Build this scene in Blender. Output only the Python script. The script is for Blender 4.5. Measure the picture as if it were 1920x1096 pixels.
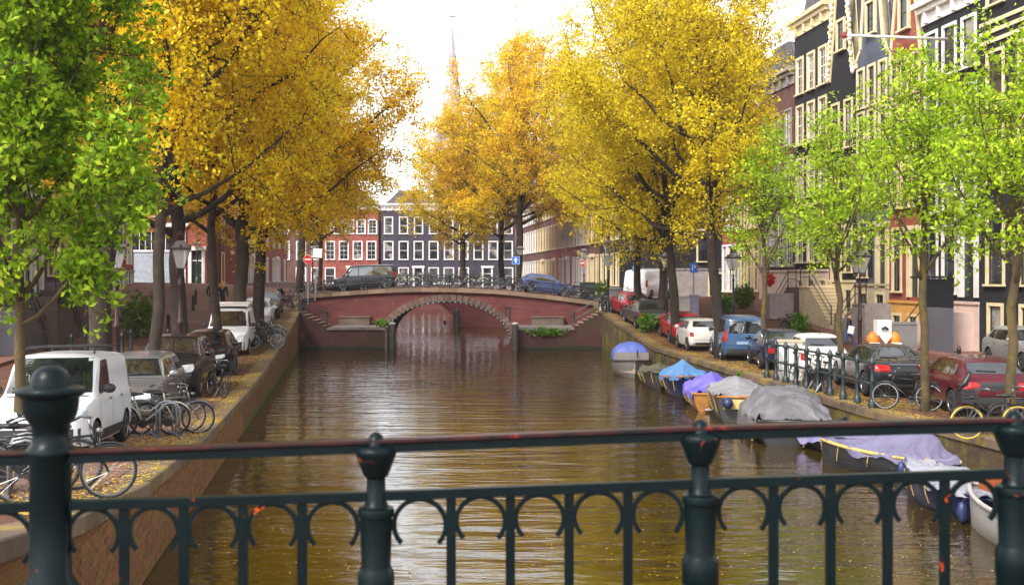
import bpy, bmesh, math, random
import numpy as np
from mathutils import Vector, Matrix
from mathutils.bvhtree import BVHTree

random.seed(7); RNG = np.random.default_rng(7)
R = math.radians; PI = math.pi
for o in list(bpy.data.objects): bpy.data.objects.remove(o, do_unlink=True)
S = bpy.context.scene; COL = S.collection

# ------------------------------------------------------------------ camera, sky, sun, exposure
EYE, FPX, HOR = 4.5, 2000.0, 520.0           # eye height over the water, focal length and horizon in photo pixels
cam_d = bpy.data.cameras.new('camera'); cam = bpy.data.objects.new('camera', cam_d); COL.objects.link(cam)
cam.location = (0, 0, EYE); cam.rotation_euler = (R(90), 0, 0)
cam_d.sensor_width = 36; cam_d.lens = 36*FPX/1920; cam_d.shift_y = -(548-HOR)/1920
cam_d.clip_start = .1; cam_d.clip_end = 3000
cam_d.dof.use_dof = True; cam_d.dof.focus_distance = 45; cam_d.dof.aperture_fstop = 2.8
S.camera = cam
SUN_EL, SUN_AZ = R(46), R(-142)              # overcast: broad soft sun behind the camera, over the left bank
w = bpy.data.worlds.new('World'); S.world = w; w.use_nodes = True
nt = w.node_tree; nt.nodes.clear()
sky = nt.nodes.new('ShaderNodeTexSky'); sky.sky_type = 'NISHITA'; sky.sun_disc = False
sky.sun_elevation = SUN_EL; sky.sun_rotation = SUN_AZ; sky.air_density = 1.0; sky.dust_density = 1.2; sky.ozone_density = 1.0
hs = nt.nodes.new('ShaderNodeHueSaturation'); hs.inputs['Saturation'].default_value = .16
bgn = nt.nodes.new('ShaderNodeBackground'); bgn.inputs['Strength'].default_value = .15
wo = nt.nodes.new('ShaderNodeOutputWorld')
nt.links.new(sky.outputs[0], hs.inputs['Color']); nt.links.new(hs.outputs[0], bgn.inputs['Color']); nt.links.new(bgn.outputs[0], wo.inputs['Surface'])
sun_d = bpy.data.lights.new('sun', 'SUN'); sun_d.energy = 1.5; sun_d.angle = R(14); sun_d.color = (1, .95, .86)
sun = bpy.data.objects.new('sun', sun_d); COL.objects.link(sun)
sdir = Vector((math.sin(SUN_AZ)*math.cos(SUN_EL), math.cos(SUN_AZ)*math.cos(SUN_EL), math.sin(SUN_EL)))
sun.rotation_euler = sdir.to_track_quat('Z', 'Y').to_euler(); sun.location = (0, 0, 60)
S.view_settings.view_transform = 'Standard'; S.view_settings.look = 'None'; S.view_settings.gamma = 1
S.view_settings.exposure = 1.62; S.view_settings.use_curve_mapping = False
S.render.engine = 'CYCLES'; S.cycles.use_denoising = True; S.cycles.max_bounces = 6; S.cycles.transparent_max_bounces = 6
S.cycles.diffuse_bounces = 3; S.cycles.glossy_bounces = 3; S.cycles.transmission_bounces = 3; S.cycles.volume_bounces = 0
S.cycles.caustics_reflective = False; S.cycles.caustics_refractive = False

def at(x, y, d): return ((x-960)*d/FPX, d, EYE-(y-HOR)*d/FPX)
def px(x, d): return (x-960)*d/FPX
def itp(d, xs, ys): return float(np.interp(d, xs, ys))

# ------------------------------------------------------------------ materials
MATS = {}
def nodes(name):
    m = bpy.data.materials.new(name); m.use_nodes = True; t = m.node_tree
    b = t.nodes['Principled BSDF']; MATS[name] = m
    return m, t, b
def rgb(c): return (c[0], c[1], c[2], 1)
def N(t, kind, **kw):
    n = t.nodes.new('ShaderNode'+kind)
    for k, v in kw.items():
        if k in n.inputs: n.inputs[k].default_value = v
        else: setattr(n, k, v)
    return n
def ramp(t, stops):
    r = N(t, 'ValToRGB'); e = r.color_ramp.elements
    while len(e) < len(stops): e.new(.5)
    for i, (p, c) in enumerate(stops): e[i].position = p; e[i].color = rgb(c)
    return r
def mixc(t, fac, a, b, mode='MIX'):
    n = N(t, 'MixRGB', blend_type=mode)
    for k, v in (('Fac', fac), ('Color1', a), ('Color2', b)):
        if hasattr(v, 'is_linked') or hasattr(v, 'node'): t.links.new(v, n.inputs[k])
        else: n.inputs[k].default_value = v if k == 'Fac' else rgb(v)
    return n.outputs[0]
def mask(t, co, scale, lo, hi, detail=5, rough=.6, stretch=None):
    src = co
    if stretch:
        mp = N(t, 'Mapping'); mp.inputs['Scale'].default_value = stretch; t.links.new(co, mp.inputs['Vector']); src = mp.outputs[0]
    n = N(t, 'TexNoise', Scale=scale, Detail=detail, Roughness=rough); t.links.new(src, n.inputs['Vector'])
    m = N(t, 'MapRange'); m.inputs['From Min'].default_value = lo; m.inputs['From Max'].default_value = hi
    t.links.new(n.outputs[0], m.inputs['Value']); return m.outputs[0]
def bump(t, b, h, strength, dist=.01):
    n = N(t, 'Bump', Strength=strength, Distance=dist); t.links.new(h, n.inputs['Height']); t.links.new(n.outputs[0], b.inputs['Normal'])
def mat(name, c, rough=.6, metal=0, c2=None, scale=3, bumps=0, spec=None, coat=0, dirt=None, world=False, vary=0):
    """plain surface: two tones mixed by noise, a little relief, optional dirt patches"""
    if name in MATS: return MATS[name]
    m, t, b = nodes(name); b.inputs['Roughness'].default_value = rough; b.inputs['Metallic'].default_value = metal
    if spec is not None: b.inputs['Specular IOR Level'].default_value = spec
    if coat: b.inputs['Coat Weight'].default_value = coat; b.inputs['Specular IOR Level'].default_value = .3; b.inputs['Coat Roughness'].default_value = .05
    tc = N(t, 'TexCoord'); co = tc.outputs['Object']
    if world: co = N(t, 'NewGeometry').outputs['Position']
    c2 = c2 or tuple(v*.75 for v in c)
    out = mixc(t, mask(t, co, scale, .35, .65), c, c2)
    if dirt: out = mixc(t, mask(t, co, dirt[1], dirt[2], dirt[2]+.12, 6, .7), out, dirt[0])
    if vary:
        hv = N(t, 'HueSaturation'); rv = N(t, 'MapRange'); oi = N(t, 'ObjectInfo'); rv.inputs['To Min'].default_value = 1-vary; rv.inputs['To Max'].default_value = 1+vary
        t.links.new(oi.outputs['Random'], rv.inputs['Value']); t.links.new(rv.outputs[0], hv.inputs['Value']); t.links.new(out, hv.inputs['Color']); out = hv.outputs[0]
    t.links.new(out, b.inputs['Base Color'])
    if bumps:
        n = N(t, 'TexNoise', Scale=scale*6, Detail=6.0, Roughness=.65); t.links.new(co, n.inputs['Vector']); bump(t, b, n.outputs[0], bumps, .02)
    return m
def brick_mat(name, c1, c2, mortar, axes='XZ', bw=.21, bh=.062, rough=.85, stain=None, moss=None, algae=None, world=True, mort=.008, strength=.6):
    """brickwork: courses in true size; stains/moss patches with a shape of their own; algae = (z, colour) growth above the water line"""
    m, t, b = nodes(name); b.inputs['Roughness'].default_value = rough; b.inputs['Specular IOR Level'].default_value = .25
    g = N(t, 'NewGeometry').outputs['Position'] if world else N(t, 'TexCoord').outputs['Object']
    s = N(t, 'SeparateXYZ'); t.links.new(g, s.inputs[0]); c = N(t, 'CombineXYZ')
    t.links.new(s.outputs[axes[0]], c.inputs[0]); t.links.new(s.outputs[axes[1]], c.inputs[1])
    k = N(t, 'TexBrick', offset=.5); t.links.new(c.outputs[0], k.inputs['Vector'])
    k.inputs['Scale'].default_value = 1; k.inputs['Brick Width'].default_value = bw; k.inputs['Row Height'].default_value = bh
    k.inputs['Mortar Size'].default_value = mort; k.inputs['Mortar Smooth'].default_value = .3; k.inputs['Bias'].default_value = 0
    k.inputs['Color1'].default_value = rgb(c1); k.inputs['Color2'].default_value = rgb(c2); k.inputs['Mortar'].default_value = rgb(mortar)
    out = mixc(t, mask(t, g, .9, .35, .7), k.outputs['Color'], tuple(v*.55 for v in c1))
    if stain: out = mixc(t, mask(t, g, stain[1], stain[2], stain[2]+.15, 6, .7, stain[3] if len(stain) > 3 else None), out, stain[0])
    if moss: out = mixc(t, mask(t, g, moss[1], moss[2], moss[2]+.14, 8, .75), out, moss[0])
    if algae:
        n = N(t, 'TexNoise', Scale=1.6, Detail=4.0); t.links.new(g, n.inputs['Vector'])
        ad = N(t, 'Math', operation='MULTIPLY_ADD'); t.links.new(n.outputs[0], ad.inputs[0]); ad.inputs[1].default_value = -.35; t.links.new(s.outputs['Z'], ad.inputs[2])
        mr = N(t, 'MapRange'); mr.inputs['From Min'].default_value = algae[0]+.03; mr.inputs['From Max'].default_value = algae[0]-.03
        t.links.new(ad.outputs[0], mr.inputs['Value']); out = mixc(t, mr.outputs[0], out, algae[1])
    t.links.new(out, b.inputs['Base Color'])
    inv = N(t, 'Math', operation='SUBTRACT'); inv.inputs[0].default_value = 1; t.links.new(k.outputs['Fac'], inv.inputs[1])
    n2 = N(t, 'TexNoise', Scale=30.0, Detail=4.0); t.links.new(g, n2.inputs['Vector'])
    ml = N(t, 'Math', operation='MULTIPLY_ADD'); t.links.new(n2.outputs[0], ml.inputs[0]); ml.inputs[1].default_value = .4; t.links.new(inv.outputs[0], ml.inputs[2])
    bump(t, b, ml.outputs[0], strength, .015)
    return m
def leaf_mat(name, stops, patch, pscale=.35, trans=.35, rough=.55):
    m, t, b = nodes(name)
    g = N(t, 'NewGeometry'); r = ramp(t, stops); t.links.new(g.outputs['Random Per Island'], r.inputs[0])
    out = mixc(t, mask(t, g.outputs['Position'], pscale, .42, .62, 3), r.outputs[0], patch, 'MIX')
    out = mixc(t, .6, r.outputs[0], out)
    t.links.new(out, b.inputs['Base Color']); b.inputs['Roughness'].default_value = rough; b.inputs['Specular IOR Level'].default_value = .25
    tr = N(t, 'BsdfTranslucent'); t.links.new(out, tr.inputs['Color'])
    mx = N(t, 'MixShader'); mx.inputs[0].default_value = trans
    t.links.new(b.outputs[0], mx.inputs[1]); t.links.new(tr.outputs[0], mx.inputs[2])
    t.links.new(mx.outputs[0], t.nodes['Material Output'].inputs['Surface'])
    return m

# ------------------------------------------------------------------ mesh building
class MB:
    def __init__(s): s.v = []; s.f = []; s.m = []; s.mi = 0
    def add(s, vs, fs):
        o = len(s.v); s.v += [tuple(p) for p in vs]; s.f += [tuple(i+o for i in f) for f in fs]; s.m += [s.mi]*len(fs)
    def box(s, c, d, rz=0, M=None):
        x, y, z = (v/2 for v in d); ps = [Vector((a*x, b*y, e*z)) for e in (-1, 1) for a, b in ((-1, -1), (1, -1), (1, 1), (-1, 1))]
        if M is not None: ps = [M @ p for p in ps]
        elif rz: q = Matrix.Rotation(rz, 3, 'Z'); ps = [q @ p for p in ps]
        c = Vector(c)
        s.add([p+c for p in ps], [(3, 2, 1, 0), (4, 5, 6, 7), (0, 1, 5, 4), (1, 2, 6, 5), (2, 3, 7, 6), (3, 0, 4, 7)]); return s
    def bb(s, x0, x1, y0, y1, z0, z1): return s.box(((x0+x1)/2, (y0+y1)/2, (z0+z1)/2), (x1-x0, y1-y0, z1-z0))
    def tube(s, pts, r, n=6, cap=True):
        pts = [Vector(p) for p in pts]; k = len(pts); rs = r if hasattr(r, '__len__') else [r]*k
        vs = []; up = None
        for i, p in enumerate(pts):
            t = (pts[min(i+1, k-1)]-pts[max(i-1, 0)]).normalized()
            if up is None: a = Vector((0, 0, 1)) if abs(t.z) < .9 else Vector((1, 0, 0)); up = (a-t*a.dot(t)).normalized()
            else: up = (up-t*up.dot(t)); up = up.normalized() if up.length > 1e-6 else t.orthogonal().normalized()
            sd = t.cross(up)
            for j in range(n): a = 2*PI*j/n; vs.append(p+(up*math.cos(a)+sd*math.sin(a))*rs[i])
        fs = [(i*n+j, i*n+(j+1) % n, (i+1)*n+(j+1) % n, (i+1)*n+j) for i in range(k-1) for j in range(n)]
        if cap: fs += [tuple(range(n-1, -1, -1)), tuple((k-1)*n+j for j in range(n))]
        s.add(vs, fs); return s
    def lathe(s, prof, c=(0, 0, 0), n=16, M=None, cap=True):
        c = Vector(c); vs = []
        for r, z in prof:
            for j in range(n):
                p = Vector((r*math.cos(2*PI*j/n), r*math.sin(2*PI*j/n), z)); vs.append((M @ p if M is not None else p)+c)
        k = len(prof)
        fs = [(i*n+j, i*n+(j+1) % n, (i+1)*n+(j+1) % n, (i+1)*n+j) for i in range(k-1) for j in range(n)]
        if cap and prof[0][0] > 1e-4: fs.append(tuple(range(n-1, -1, -1)))
        if cap and prof[-1][0] > 1e-4: fs.append(tuple((k-1)*n+j for j in range(n)))
        s.add(vs, fs); return s
    def prism(s, poly, y0, y1, M=None):           # polygon in (x, z), extruded along y
        n = len(poly); vs = [Vector((p[0], y0, p[1])) for p in poly]+[Vector((p[0], y1, p[1])) for p in poly]
        if M is not None: vs = [M @ v for v in vs]
        s.add(vs, [tuple(range(n)), tuple(range(2*n-1, n-1, -1))]+[((i+1) % n, i, n+i, n+(i+1) % n) for i in range(n)]); return s
    def grid(s, P):                               # P: array (a, b, 3)
        a, b = P.shape[:2]; s.add(P.reshape(-1, 3).tolist(), [(i*b+j, i*b+j+1, (i+1)*b+j+1, (i+1)*b+j) for i in range(a-1) for j in range(b-1)]); return s
    def ball(s, c, r, n=10, m=6):
        rr = r if hasattr(r, '__len__') else (r, r, r); vs = []
        for i in range(m+1):
            th = PI*i/m
            for j in range(n): a = 2*PI*j/n; vs.append((c[0]+rr[0]*math.sin(th)*math.cos(a), c[1]+rr[1]*math.sin(th)*math.sin(a), c[2]-rr[2]*math.cos(th)))
        s.add(vs, [(i*n+j, i*n+(j+1) % n, (i+1)*n+(j+1) % n, (i+1)*n+j) for i in range(m) for j in range(n)]); return s
    def mesh(s, name, mats, smooth=False):
        me = bpy.data.meshes.new(name); me.from_pydata(s.v, [], s.f)
        for m in (mats if isinstance(mats, (list, tuple)) else [mats]): me.materials.append(m)
        if any(s.m): me.polygons.foreach_set('material_index', s.m)
        if smooth: me.polygons.foreach_set('use_smooth', [True]*len(s.f))
        if smooth not in (False, True):
            try: me.set_sharp_from_angle(angle=R(smooth))
            except Exception: pass
        me.update(); return me
    def build(s, name, mats, parent=None, smooth=False): return link(name, s.mesh(name, mats, smooth), parent)
def link(name, me, parent=None):
    o = bpy.data.objects.new(name, me); COL.objects.link(o)
    if parent is not None: o.parent = parent
    return o
def tag(o, label=None, cat=None, group=None, kind=None):
    if label: o['label'] = label
    if cat: o['category'] = cat
    if group: o['group'] = group
    if kind: o['kind'] = kind
    return o
def empty(name, loc=(0, 0, 0), rz=0, label=None, cat=None, group=None):
    o = bpy.data.objects.new(name, None); COL.objects.link(o); o.location = loc; o.rotation_euler = (0, 0, rz); o.empty_display_size = .2
    return tag(o, label, cat, group)
def copy_tree(o, parent=None):
    c = o.copy(); COL.objects.link(c)
    if parent is not None: c.parent = parent
    for ch in list(o.children): copy_tree(ch, c)
    return c
def place(root, loc, rz, label, sc=1, group=None, first=[None]):
    root.location = loc; root.rotation_euler[2] = rz; root['label'] = label
    root.scale = (sc, sc, sc) if not hasattr(sc, '__len__') else sc
    if group: root['group'] = group
    return root
class Proto:
    """first use hands out the built thing itself, later uses hand out copies of it and its parts"""
    def __init__(s, make): s.make = make; s.root = None
    def get(s):
        if s.root is None: s.root = s.make(); return s.root
        return copy_tree(s.root)
def chaikin(pts, n=2, closed=True):
    for _ in range(n):
        q = []; k = len(pts)
        for i in range(k if closed else k-1):
            a, b = pts[i], pts[(i+1) % k]; q += [tuple(.75*u+.25*v for u, v in zip(a, b)), tuple(.25*u+.75*v for u, v in zip(a, b))]
        if not closed: q = [pts[0]]+q+[pts[-1]]
        pts = q
    return pts
# ------------------------------------------------------------------ the lie of the land (metres; y runs away from the camera along the canal)
LE_D, LE_X = [-20, 79, 97, 130, 160], [.1, -15.25, -15.6, -17, -18.5]
RE_D, RE_X = [-20, 15, 22, 25, 28, 66.7, 71, 79, 97, 97.05, 130, 160], [13, 11, 10.1, 9.6, 9.05, 5.67, 5.4, 5.3, 4.4, -5, -8, -9]
LZ_D, LZ_Z = [-20, 4, 8, 12, 15.6, 22.5, 34, 44, 57, 66.7, 71, 76, 160], [2.7, 2.7, 2.4, 1.8, 1.44, 1.12, 1.04, 1.25, 1.8, 2.35, 3.15, 3.3, 3.0]
RZ_D, RZ_Z = [-20, 4, 8, 15, 22, 52, 66.7, 71, 76, 160], [2.7, 2.7, 2.2, 1.4, 1.1, 1.1, 2.3, 2.8, 2.9, 2.7]
m_stone3 = mat('arch_stone', (.17, .105, .08), .8, c2=(.11, .068, .055), scale=1.5, bumps=.35, world=True, vary=.28)
def LE(d): return itp(d, LE_D, LE_X)
def RE(d): return itp(d, RE_D, RE_X)
def LZ(d): return itp(d, LZ_D, LZ_Z)
def RZ(d): return itp(d, RZ_D, RZ_Z)
def gl(x, d):
    s = max(0, LE(d)-x); f = min(1, max(0, (d-46)/16))
    return LZ(d)+.012*min(s, 14)+f*.075*min(s, 9)
def gr(x, d):
    s = max(0, x-RE(d)); return RZ(d)+.012*min(s, 12)
def gz(x, d): return gl(x, d) if x < -2 else gr(x, d)

# water: dark peaty canal, wind ripples
m_water, t, b = nodes('canal_water')
b.inputs['Base Color'].default_value = (.036, .022, .002, 1); b.inputs['Roughness'].default_value = .04; b.inputs['IOR'].default_value = 2.6
g = N(t, 'NewGeometry').outputs['Position']
hs_ = []
for sc, st, wt in ((1.0, (.34, 1.5, 1), 1.0), (1.0, (.9, 4.2, 1), .34), (1.0, (3, 11, 1), .05)):
    mp = N(t, 'Mapping'); mp.inputs['Scale'].default_value = st; mp.inputs['Rotation'].default_value = (0, 0, .08); t.links.new(g, mp.inputs['Vector'])
    n = N(t, 'TexNoise', Scale=sc, Detail=3.0, Roughness=.55, Distortion=.35); t.links.new(mp.outputs[0], n.inputs['Vector'])
    ml = N(t, 'Math', operation='MULTIPLY'); t.links.new(n.outputs[0], ml.inputs[0]); ml.inputs[1].default_value = wt; hs_.append(ml.outputs[0])
a1 = N(t, 'Math', operation='ADD'); t.links.new(hs_[0], a1.inputs[0]); t.links.new(hs_[1], a1.inputs[1])
a2 = N(t, 'Math', operation='ADD'); t.links.new(a1.outputs[0], a2.inputs[0]); t.links.new(hs_[2], a2.inputs[1])
mpz = N(t, 'Mapping'); mpz.inputs['Scale'].default_value = (.10, .05, 1); t.links.new(g, mpz.inputs['Vector'])
nz_ = N(t, 'TexNoise', Scale=1.0, Detail=2.0); t.links.new(mpz.outputs[0], nz_.inputs['Vector'])
mrz = N(t, 'MapRange'); mrz.inputs['From Min'].default_value = .35; mrz.inputs['From Max'].default_value = .62; mrz.inputs['To Min'].default_value = .45; mrz.inputs['To Max'].default_value = 1.15
t.links.new(nz_.outputs[0], mrz.inputs['Value']); mz = N(t, 'Math', operation='MULTIPLY'); t.links.new(a2.outputs[0], mz.inputs[0]); t.links.new(mrz.outputs[0], mz.inputs[1])
bump(t, b, mz.outputs[0], .6, .10)      # calm and ruffled patches
mb = MB(); ys = np.linspace(-30, 151, 60); xs = np.linspace(-30, 22, 18)
mb.grid(np.array([[(x, y, 0) for x in xs] for y in ys])[:, ::1]); o = mb.build('water', m_water); tag(o, kind='structure', label='dark brown rippled canal water')
mb = MB(); mb.bb(-900, 900, -200, 1600, -2.2, -1.6); tag(mb.build('ground', mat('canal_bed', (.06, .05, .035), .95)), kind='structure')

m_pave = brick_mat('street_brick', (.16, .06, .038), (.12, .052, .036), (.07, .055, .04), 'XY', .21, .075, .75, moss=((.17, .13, .02), .55, .55), strength=.5, mort=.01)
m_walk = brick_mat('walk_brick', (.27, .12, .09), (.22, .10, .08), (.10, .085, .07), 'XY', .21, .1, .8, mort=.01)
m_stone = mat('coping_stone', (.155, .10, .065), .8, c2=(.10, .065, .04), scale=2.2, bumps=.4, dirt=((.20, .14, .012), 1.4, .50), world=True, vary=.3)
m_stone2 = mat('bridge_stone', (.22, .15, .10), .8, c2=(.18, .115, .08), scale=1.5, bumps=.35, dirt=((.17, .13, .04), 2.2, .60), world=True, vary=.3)
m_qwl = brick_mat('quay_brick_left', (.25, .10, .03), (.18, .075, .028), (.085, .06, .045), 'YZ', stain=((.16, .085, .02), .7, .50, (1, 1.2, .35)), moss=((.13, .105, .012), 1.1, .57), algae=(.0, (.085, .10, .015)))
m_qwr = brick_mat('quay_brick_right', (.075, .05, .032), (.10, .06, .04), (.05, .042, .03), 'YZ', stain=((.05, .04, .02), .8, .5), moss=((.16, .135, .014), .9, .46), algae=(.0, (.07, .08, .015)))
m_bbr = brick_mat('bridge_brick', (.235, .062, .056), (.175, .046, .046), (.13, .07, .066), 'XZ', stain=((.11, .042, .042), 1.6, .48, (.5, .5, 5)), moss=((.30, .21, .19), 2.2, .61), strength=.5)
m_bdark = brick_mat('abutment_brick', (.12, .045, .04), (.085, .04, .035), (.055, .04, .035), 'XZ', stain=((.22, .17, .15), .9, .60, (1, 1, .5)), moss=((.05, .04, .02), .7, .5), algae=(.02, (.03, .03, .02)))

def ground(name, mt, edge, zf, sgn, label):
    ds = [d for d in np.arange(-20, 79.01, .75)]+[82, 86, 90, 94, 97, 97.05]+list(np.arange(100, 151, 3)); ss = [0, .6, 1.5, 3, 5, 7, 9, 11, 14, 20, 30, 50, 90]
    P = np.array([[(edge(d)+sgn*s, d, zf(edge(d)+sgn*s, d)) for s in ss] for d in ds])
    if sgn < 0: P = P[:, ::-1]
    mb = MB(); mb.grid(P); tag(mb.build(name, mt, smooth=True), kind='structure', label=label)
ground('street_left', m_pave, LE, gl, -1, 'brick paved quay street under the golden trees')
ground('street_right', m_pave, RE, gr, 1, 'brick paved quay street along the row of gabled houses')
mb = MB(); mb.bb(-120, 120, 150, 420, -1, 2.6); tag(mb.build('ground_beyond', m_bbr), kind='structure')

# kerbs between parking strip and carriageway, raised pavements along the houses
def ribbon(name, edge, zf, sgn, s0, s1, h, d0, d1, mt, label):
    mb = MB(); ds = np.arange(d0, d1, 1.0); P = []
    for d in ds:
        a, b_ = edge(d)+sgn*s0, edge(d)+sgn*s1; za, zb = zf(a, d), zf(b_, d); r_ = [(a, d, za-.05), (a, d, za+h), (b_, d, zb+h), (b_, d, zb-.05)]; P.append(r_ if sgn > 0 else r_[::-1])
    mb.grid(np.array(P)[:, ::-1]); tag(mb.build(name, mt), label, kind='structure')
m_kerb = mat('kerb_granite', (.24, .20, .18), .8, c2=(.17, .14, .125), scale=3, bumps=.2, world=True)
ribbon('kerb_left', LE, gl, -1, 3.5, 3.68, .10, 6, 66, m_kerb, 'granite kerb behind the parked cars on the left quay')
ribbon('kerb_right', RE, gr, 1, 4.4, 4.58, .10, 18, 64, m_kerb, 'granite kerb behind the parked cars on the right quay')
ribbon('pavement_left', LE, gl, -1, 9.6, 12.5, .12, 30, 72, m_walk, 'raised brick pavement before the left houses')
ribbon('pavement_right', lambda d: 25.3-.12*d, gr, -1, .0, 2.4, .12, 30, 80, m_walk, 'raised brick pavement before the right houses')

# ---- quay walls: brick face + single coping stones
def stone_mesh(seed, mt, L=1, W=.55, H=.2):
    r = random.Random(seed); mb = MB(); bv = .018
    prof = [(-W/2, -H), (W/2, -H), (W/2, -bv), (W/2-bv, 0), (-W/2+bv, r.uniform(-.01, 0)), (-W/2, -bv)]
    mb.prism(prof, -L/2+.006, L/2-.006); return mb.mesh('coping_stone', mt)
stones = [stone_mesh(i, m_stone) for i in range(4)]
def quay_wall(name, label, edge, zf, sgn, mt, d0, d1):
    root = empty(name, (0, 0, 0), 0, label, 'wall')
    ds = [d0+i*.5 for i in range(int((d1-d0)/.5)+1)]; mb = MB()
    P = np.array([[(edge(d)+sgn*(.0 if z else .0), d, z) for z in (-1.2, zf(edge(d), d)-.12)] for d in ds])
    if sgn > 0: P = P[:, ::-1]
    mb.grid(P); mb.build('wall_face', mt, root)
    d = d0; i = 0
    while d < d1:
        L = 1.0 if d < 50 else 1.25
        dm = d+L/2; dx = edge(d+L)-edge(d); dz = zf(edge(d+L), d+L)-zf(edge(d), d)
        if abs(dx) < 1.5:
            o = link('coping_stone', stones[i % 4], root); ln = math.sqrt(L*L+dx*dx+dz*dz)
            o.location = (edge(dm)+sgn*.225, dm, zf(edge(dm), dm)+.03+random.uniform(-.006, .006))
            o.rotation_euler = (math.atan2(dz, L), random.uniform(-.01, .01), -math.atan2(dx, L)+random.uniform(-.006, .006)); o.scale = (1, ln, 1)
        d += L; i += 1
    return root
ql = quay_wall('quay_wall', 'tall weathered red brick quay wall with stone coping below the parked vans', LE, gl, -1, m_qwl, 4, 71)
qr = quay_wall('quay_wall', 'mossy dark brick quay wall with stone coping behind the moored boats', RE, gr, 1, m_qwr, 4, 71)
quay_wall('quay_wall', 'brick canal wall seen through the bridge arch on the far side', RE, gr, 1, m_bbr, 79.1, 96.5)
quay_wall('quay_wall', 'brick canal wall beyond the bridge, left of the arch opening', LE, gl, -1, m_bbr, 79.1, 149)
mb = MB(); mb.bb(-5, 4.6, 97.06, 97.4, -1.2, 2.75); tag(mb.build('quay_wall_return', m_bbr), 'short brick wall turning the corner behind the arch', 'wall')
# the nearest bricks of the left wall, laid one by one
mb = MB(); nrm = Vector((1, .155, 0)).normalized(); M = Matrix.Rotation(-math.atan(.155)*-1, 3, 'Z')
for r_ in range(22):
    z = .05+r_*.066
    d = 12+(r_ % 2)*.11
    while d < 31:
        if z < gl(LE(d), d)-.2:
            k = random.uniform(-.004, .007)
            mb.mi = random.choice((0, 0, 1, 2))
            mb.box((LE(d)-.006+k, d, z), (.03, .209, .058), M=Matrix.Rotation(math.atan(.155), 3, 'Z'))
        d += .218
bc = [mat('wall_brick_%s' % n, c, .85, c2=c2, scale=1.3, bumps=.3, dirt=((.14, .11, .015), 1.2, .57), world=True) for n, c, c2 in
      (('red', (.25, .088, .026), (.15, .06, .02)), ('brown', (.19, .08, .022), (.20, .11, .015)), ('dark', (.12, .05, .02), (.16, .08, .015)))]
tag(mb.build('bricks', bc, ql), kind='stuff')
# pavers by the left edge, laid one by one as far as they can be told apart
mb = MB(); pc = [mat('paver_%s' % n, c, .8, c2=c2, scale=2, bumps=.2, dirt=((.19, .15, .015), .8, .55), world=True) for n, c, c2 in
      (('red', (.22, .085, .055), (.15, .07, .05)), ('plum', (.17, .075, .06), (.12, .06, .05)), ('grey', (.17, .12, .09), (.12, .09, .07)))]
for i in range(150):
    d = 14+i*.108
    for j in range(11):
        x = LE(d)-.62-(j+.5*(i % 2))*.212
        mb.mi = random.choice((0, 0, 1, 1, 2)); mb.box((x, d, gl(x, d)+.006+random.uniform(-.004, .006)), (.2, .097, .03), rz=.155)
tag(mb.build('paving_bricks', pc, ql), kind='stuff')

# ---- the arched bridge across the canal
BY0, BY1 = 71.0, 79.0
BT_X, BT_Z = [-16, -13.85, -11.5, -9.16, -7.4, -5.7, -3.55, -2, -.57, 2.13, 4, 5.7, 8], [3.2, 3.33, 3.52, 3.68, 3.76, 3.79, 3.75, 3.70, 3.61, 3.33, 3.1, 2.86, 2.8]
def BT(x): return itp(x, BT_X, BT_Z)
ACX, AA, AB, AZ = -4.33, 4.28, 2.72, .22
def AR(x):
    u = (x-ACX)/AA; return AZ+AB*math.sqrt(1-u*u) if abs(u) < 1 else -1.2
br = empty('arch_bridge', (ACX, BY0, 0), 0, 'red brick arch bridge with stone coping crossing the canal', 'bridge')
def bpart(name, mb, m, smooth=False, parent=None):
    o = mb.build(name, m, parent or br, smooth)
    if parent is None: o.location = (-ACX, -BY0, 0)
    return o
for nm, y, flip in (('front_wall', BY0, False), ('rear_wall', BY1, True)):
    mb = MB(); xs = sorted(set(list(np.linspace(-14.3, 5.75, 40))+[ACX-AA*math.cos(a) for a in np.linspace(0, PI, 41)]))
    P = np.array([[(x, y, AR(x)), (x, y, BT(x)-.1)] for x in xs])
    mb.grid(P[:, ::-1] if not flip else P); bpart(nm, mb, m_bbr)
mb = MB(); an = np.linspace(-.08, PI+.08, 46)
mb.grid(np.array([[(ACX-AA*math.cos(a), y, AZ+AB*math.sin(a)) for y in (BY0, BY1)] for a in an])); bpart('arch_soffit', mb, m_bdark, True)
m_iron = mat('green_black_iron', (.012, .022, .024), .38, .0, c2=(.02, .03, .032), scale=4, spec=.5)
mb = MB(); mb.tube([(ACX-(AA-.03)*math.cos(a), BY0-.05, AZ+(AB-.03)*math.sin(a)) for a in np.linspace(0, PI, 50)], .05, 6); bpart('arch_rim', mb, m_iron)
mb = MB()
for a in np.linspace(.12, PI-.12, 34): mb.ball((ACX-(AA-.05)*math.cos(a), BY0-.1, AZ+(AB-.05)*math.sin(a)), .035, 6, 4)
tag(bpart('fairy_light_string', mb, mat('bulb_glass', (.8, .8, .78), .2)), kind='stuff')
NV = 33
for i in range(NV):
    a0, a1 = PI*i/NV+.007, PI*(i+1)/NV-.007; h = .42 if i != NV//2 else .52; k = random.uniform(.03, .06)
    p = [(ACX-(AA+e)*math.cos(a), AZ+(AB+e)*math.sin(a)) for a, e in ((a0, 0), (a0, h), ((a0+a1)/2, h+.004), (a1, h), (a1, 0), ((a0+a1)/2, 0))]
    if p[1][1] > .1: mb = MB(); mb.prism(p, BY0-k, BY0+.2); bpart('arch_stone', mb, m_stone3)
x = -14.3
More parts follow.
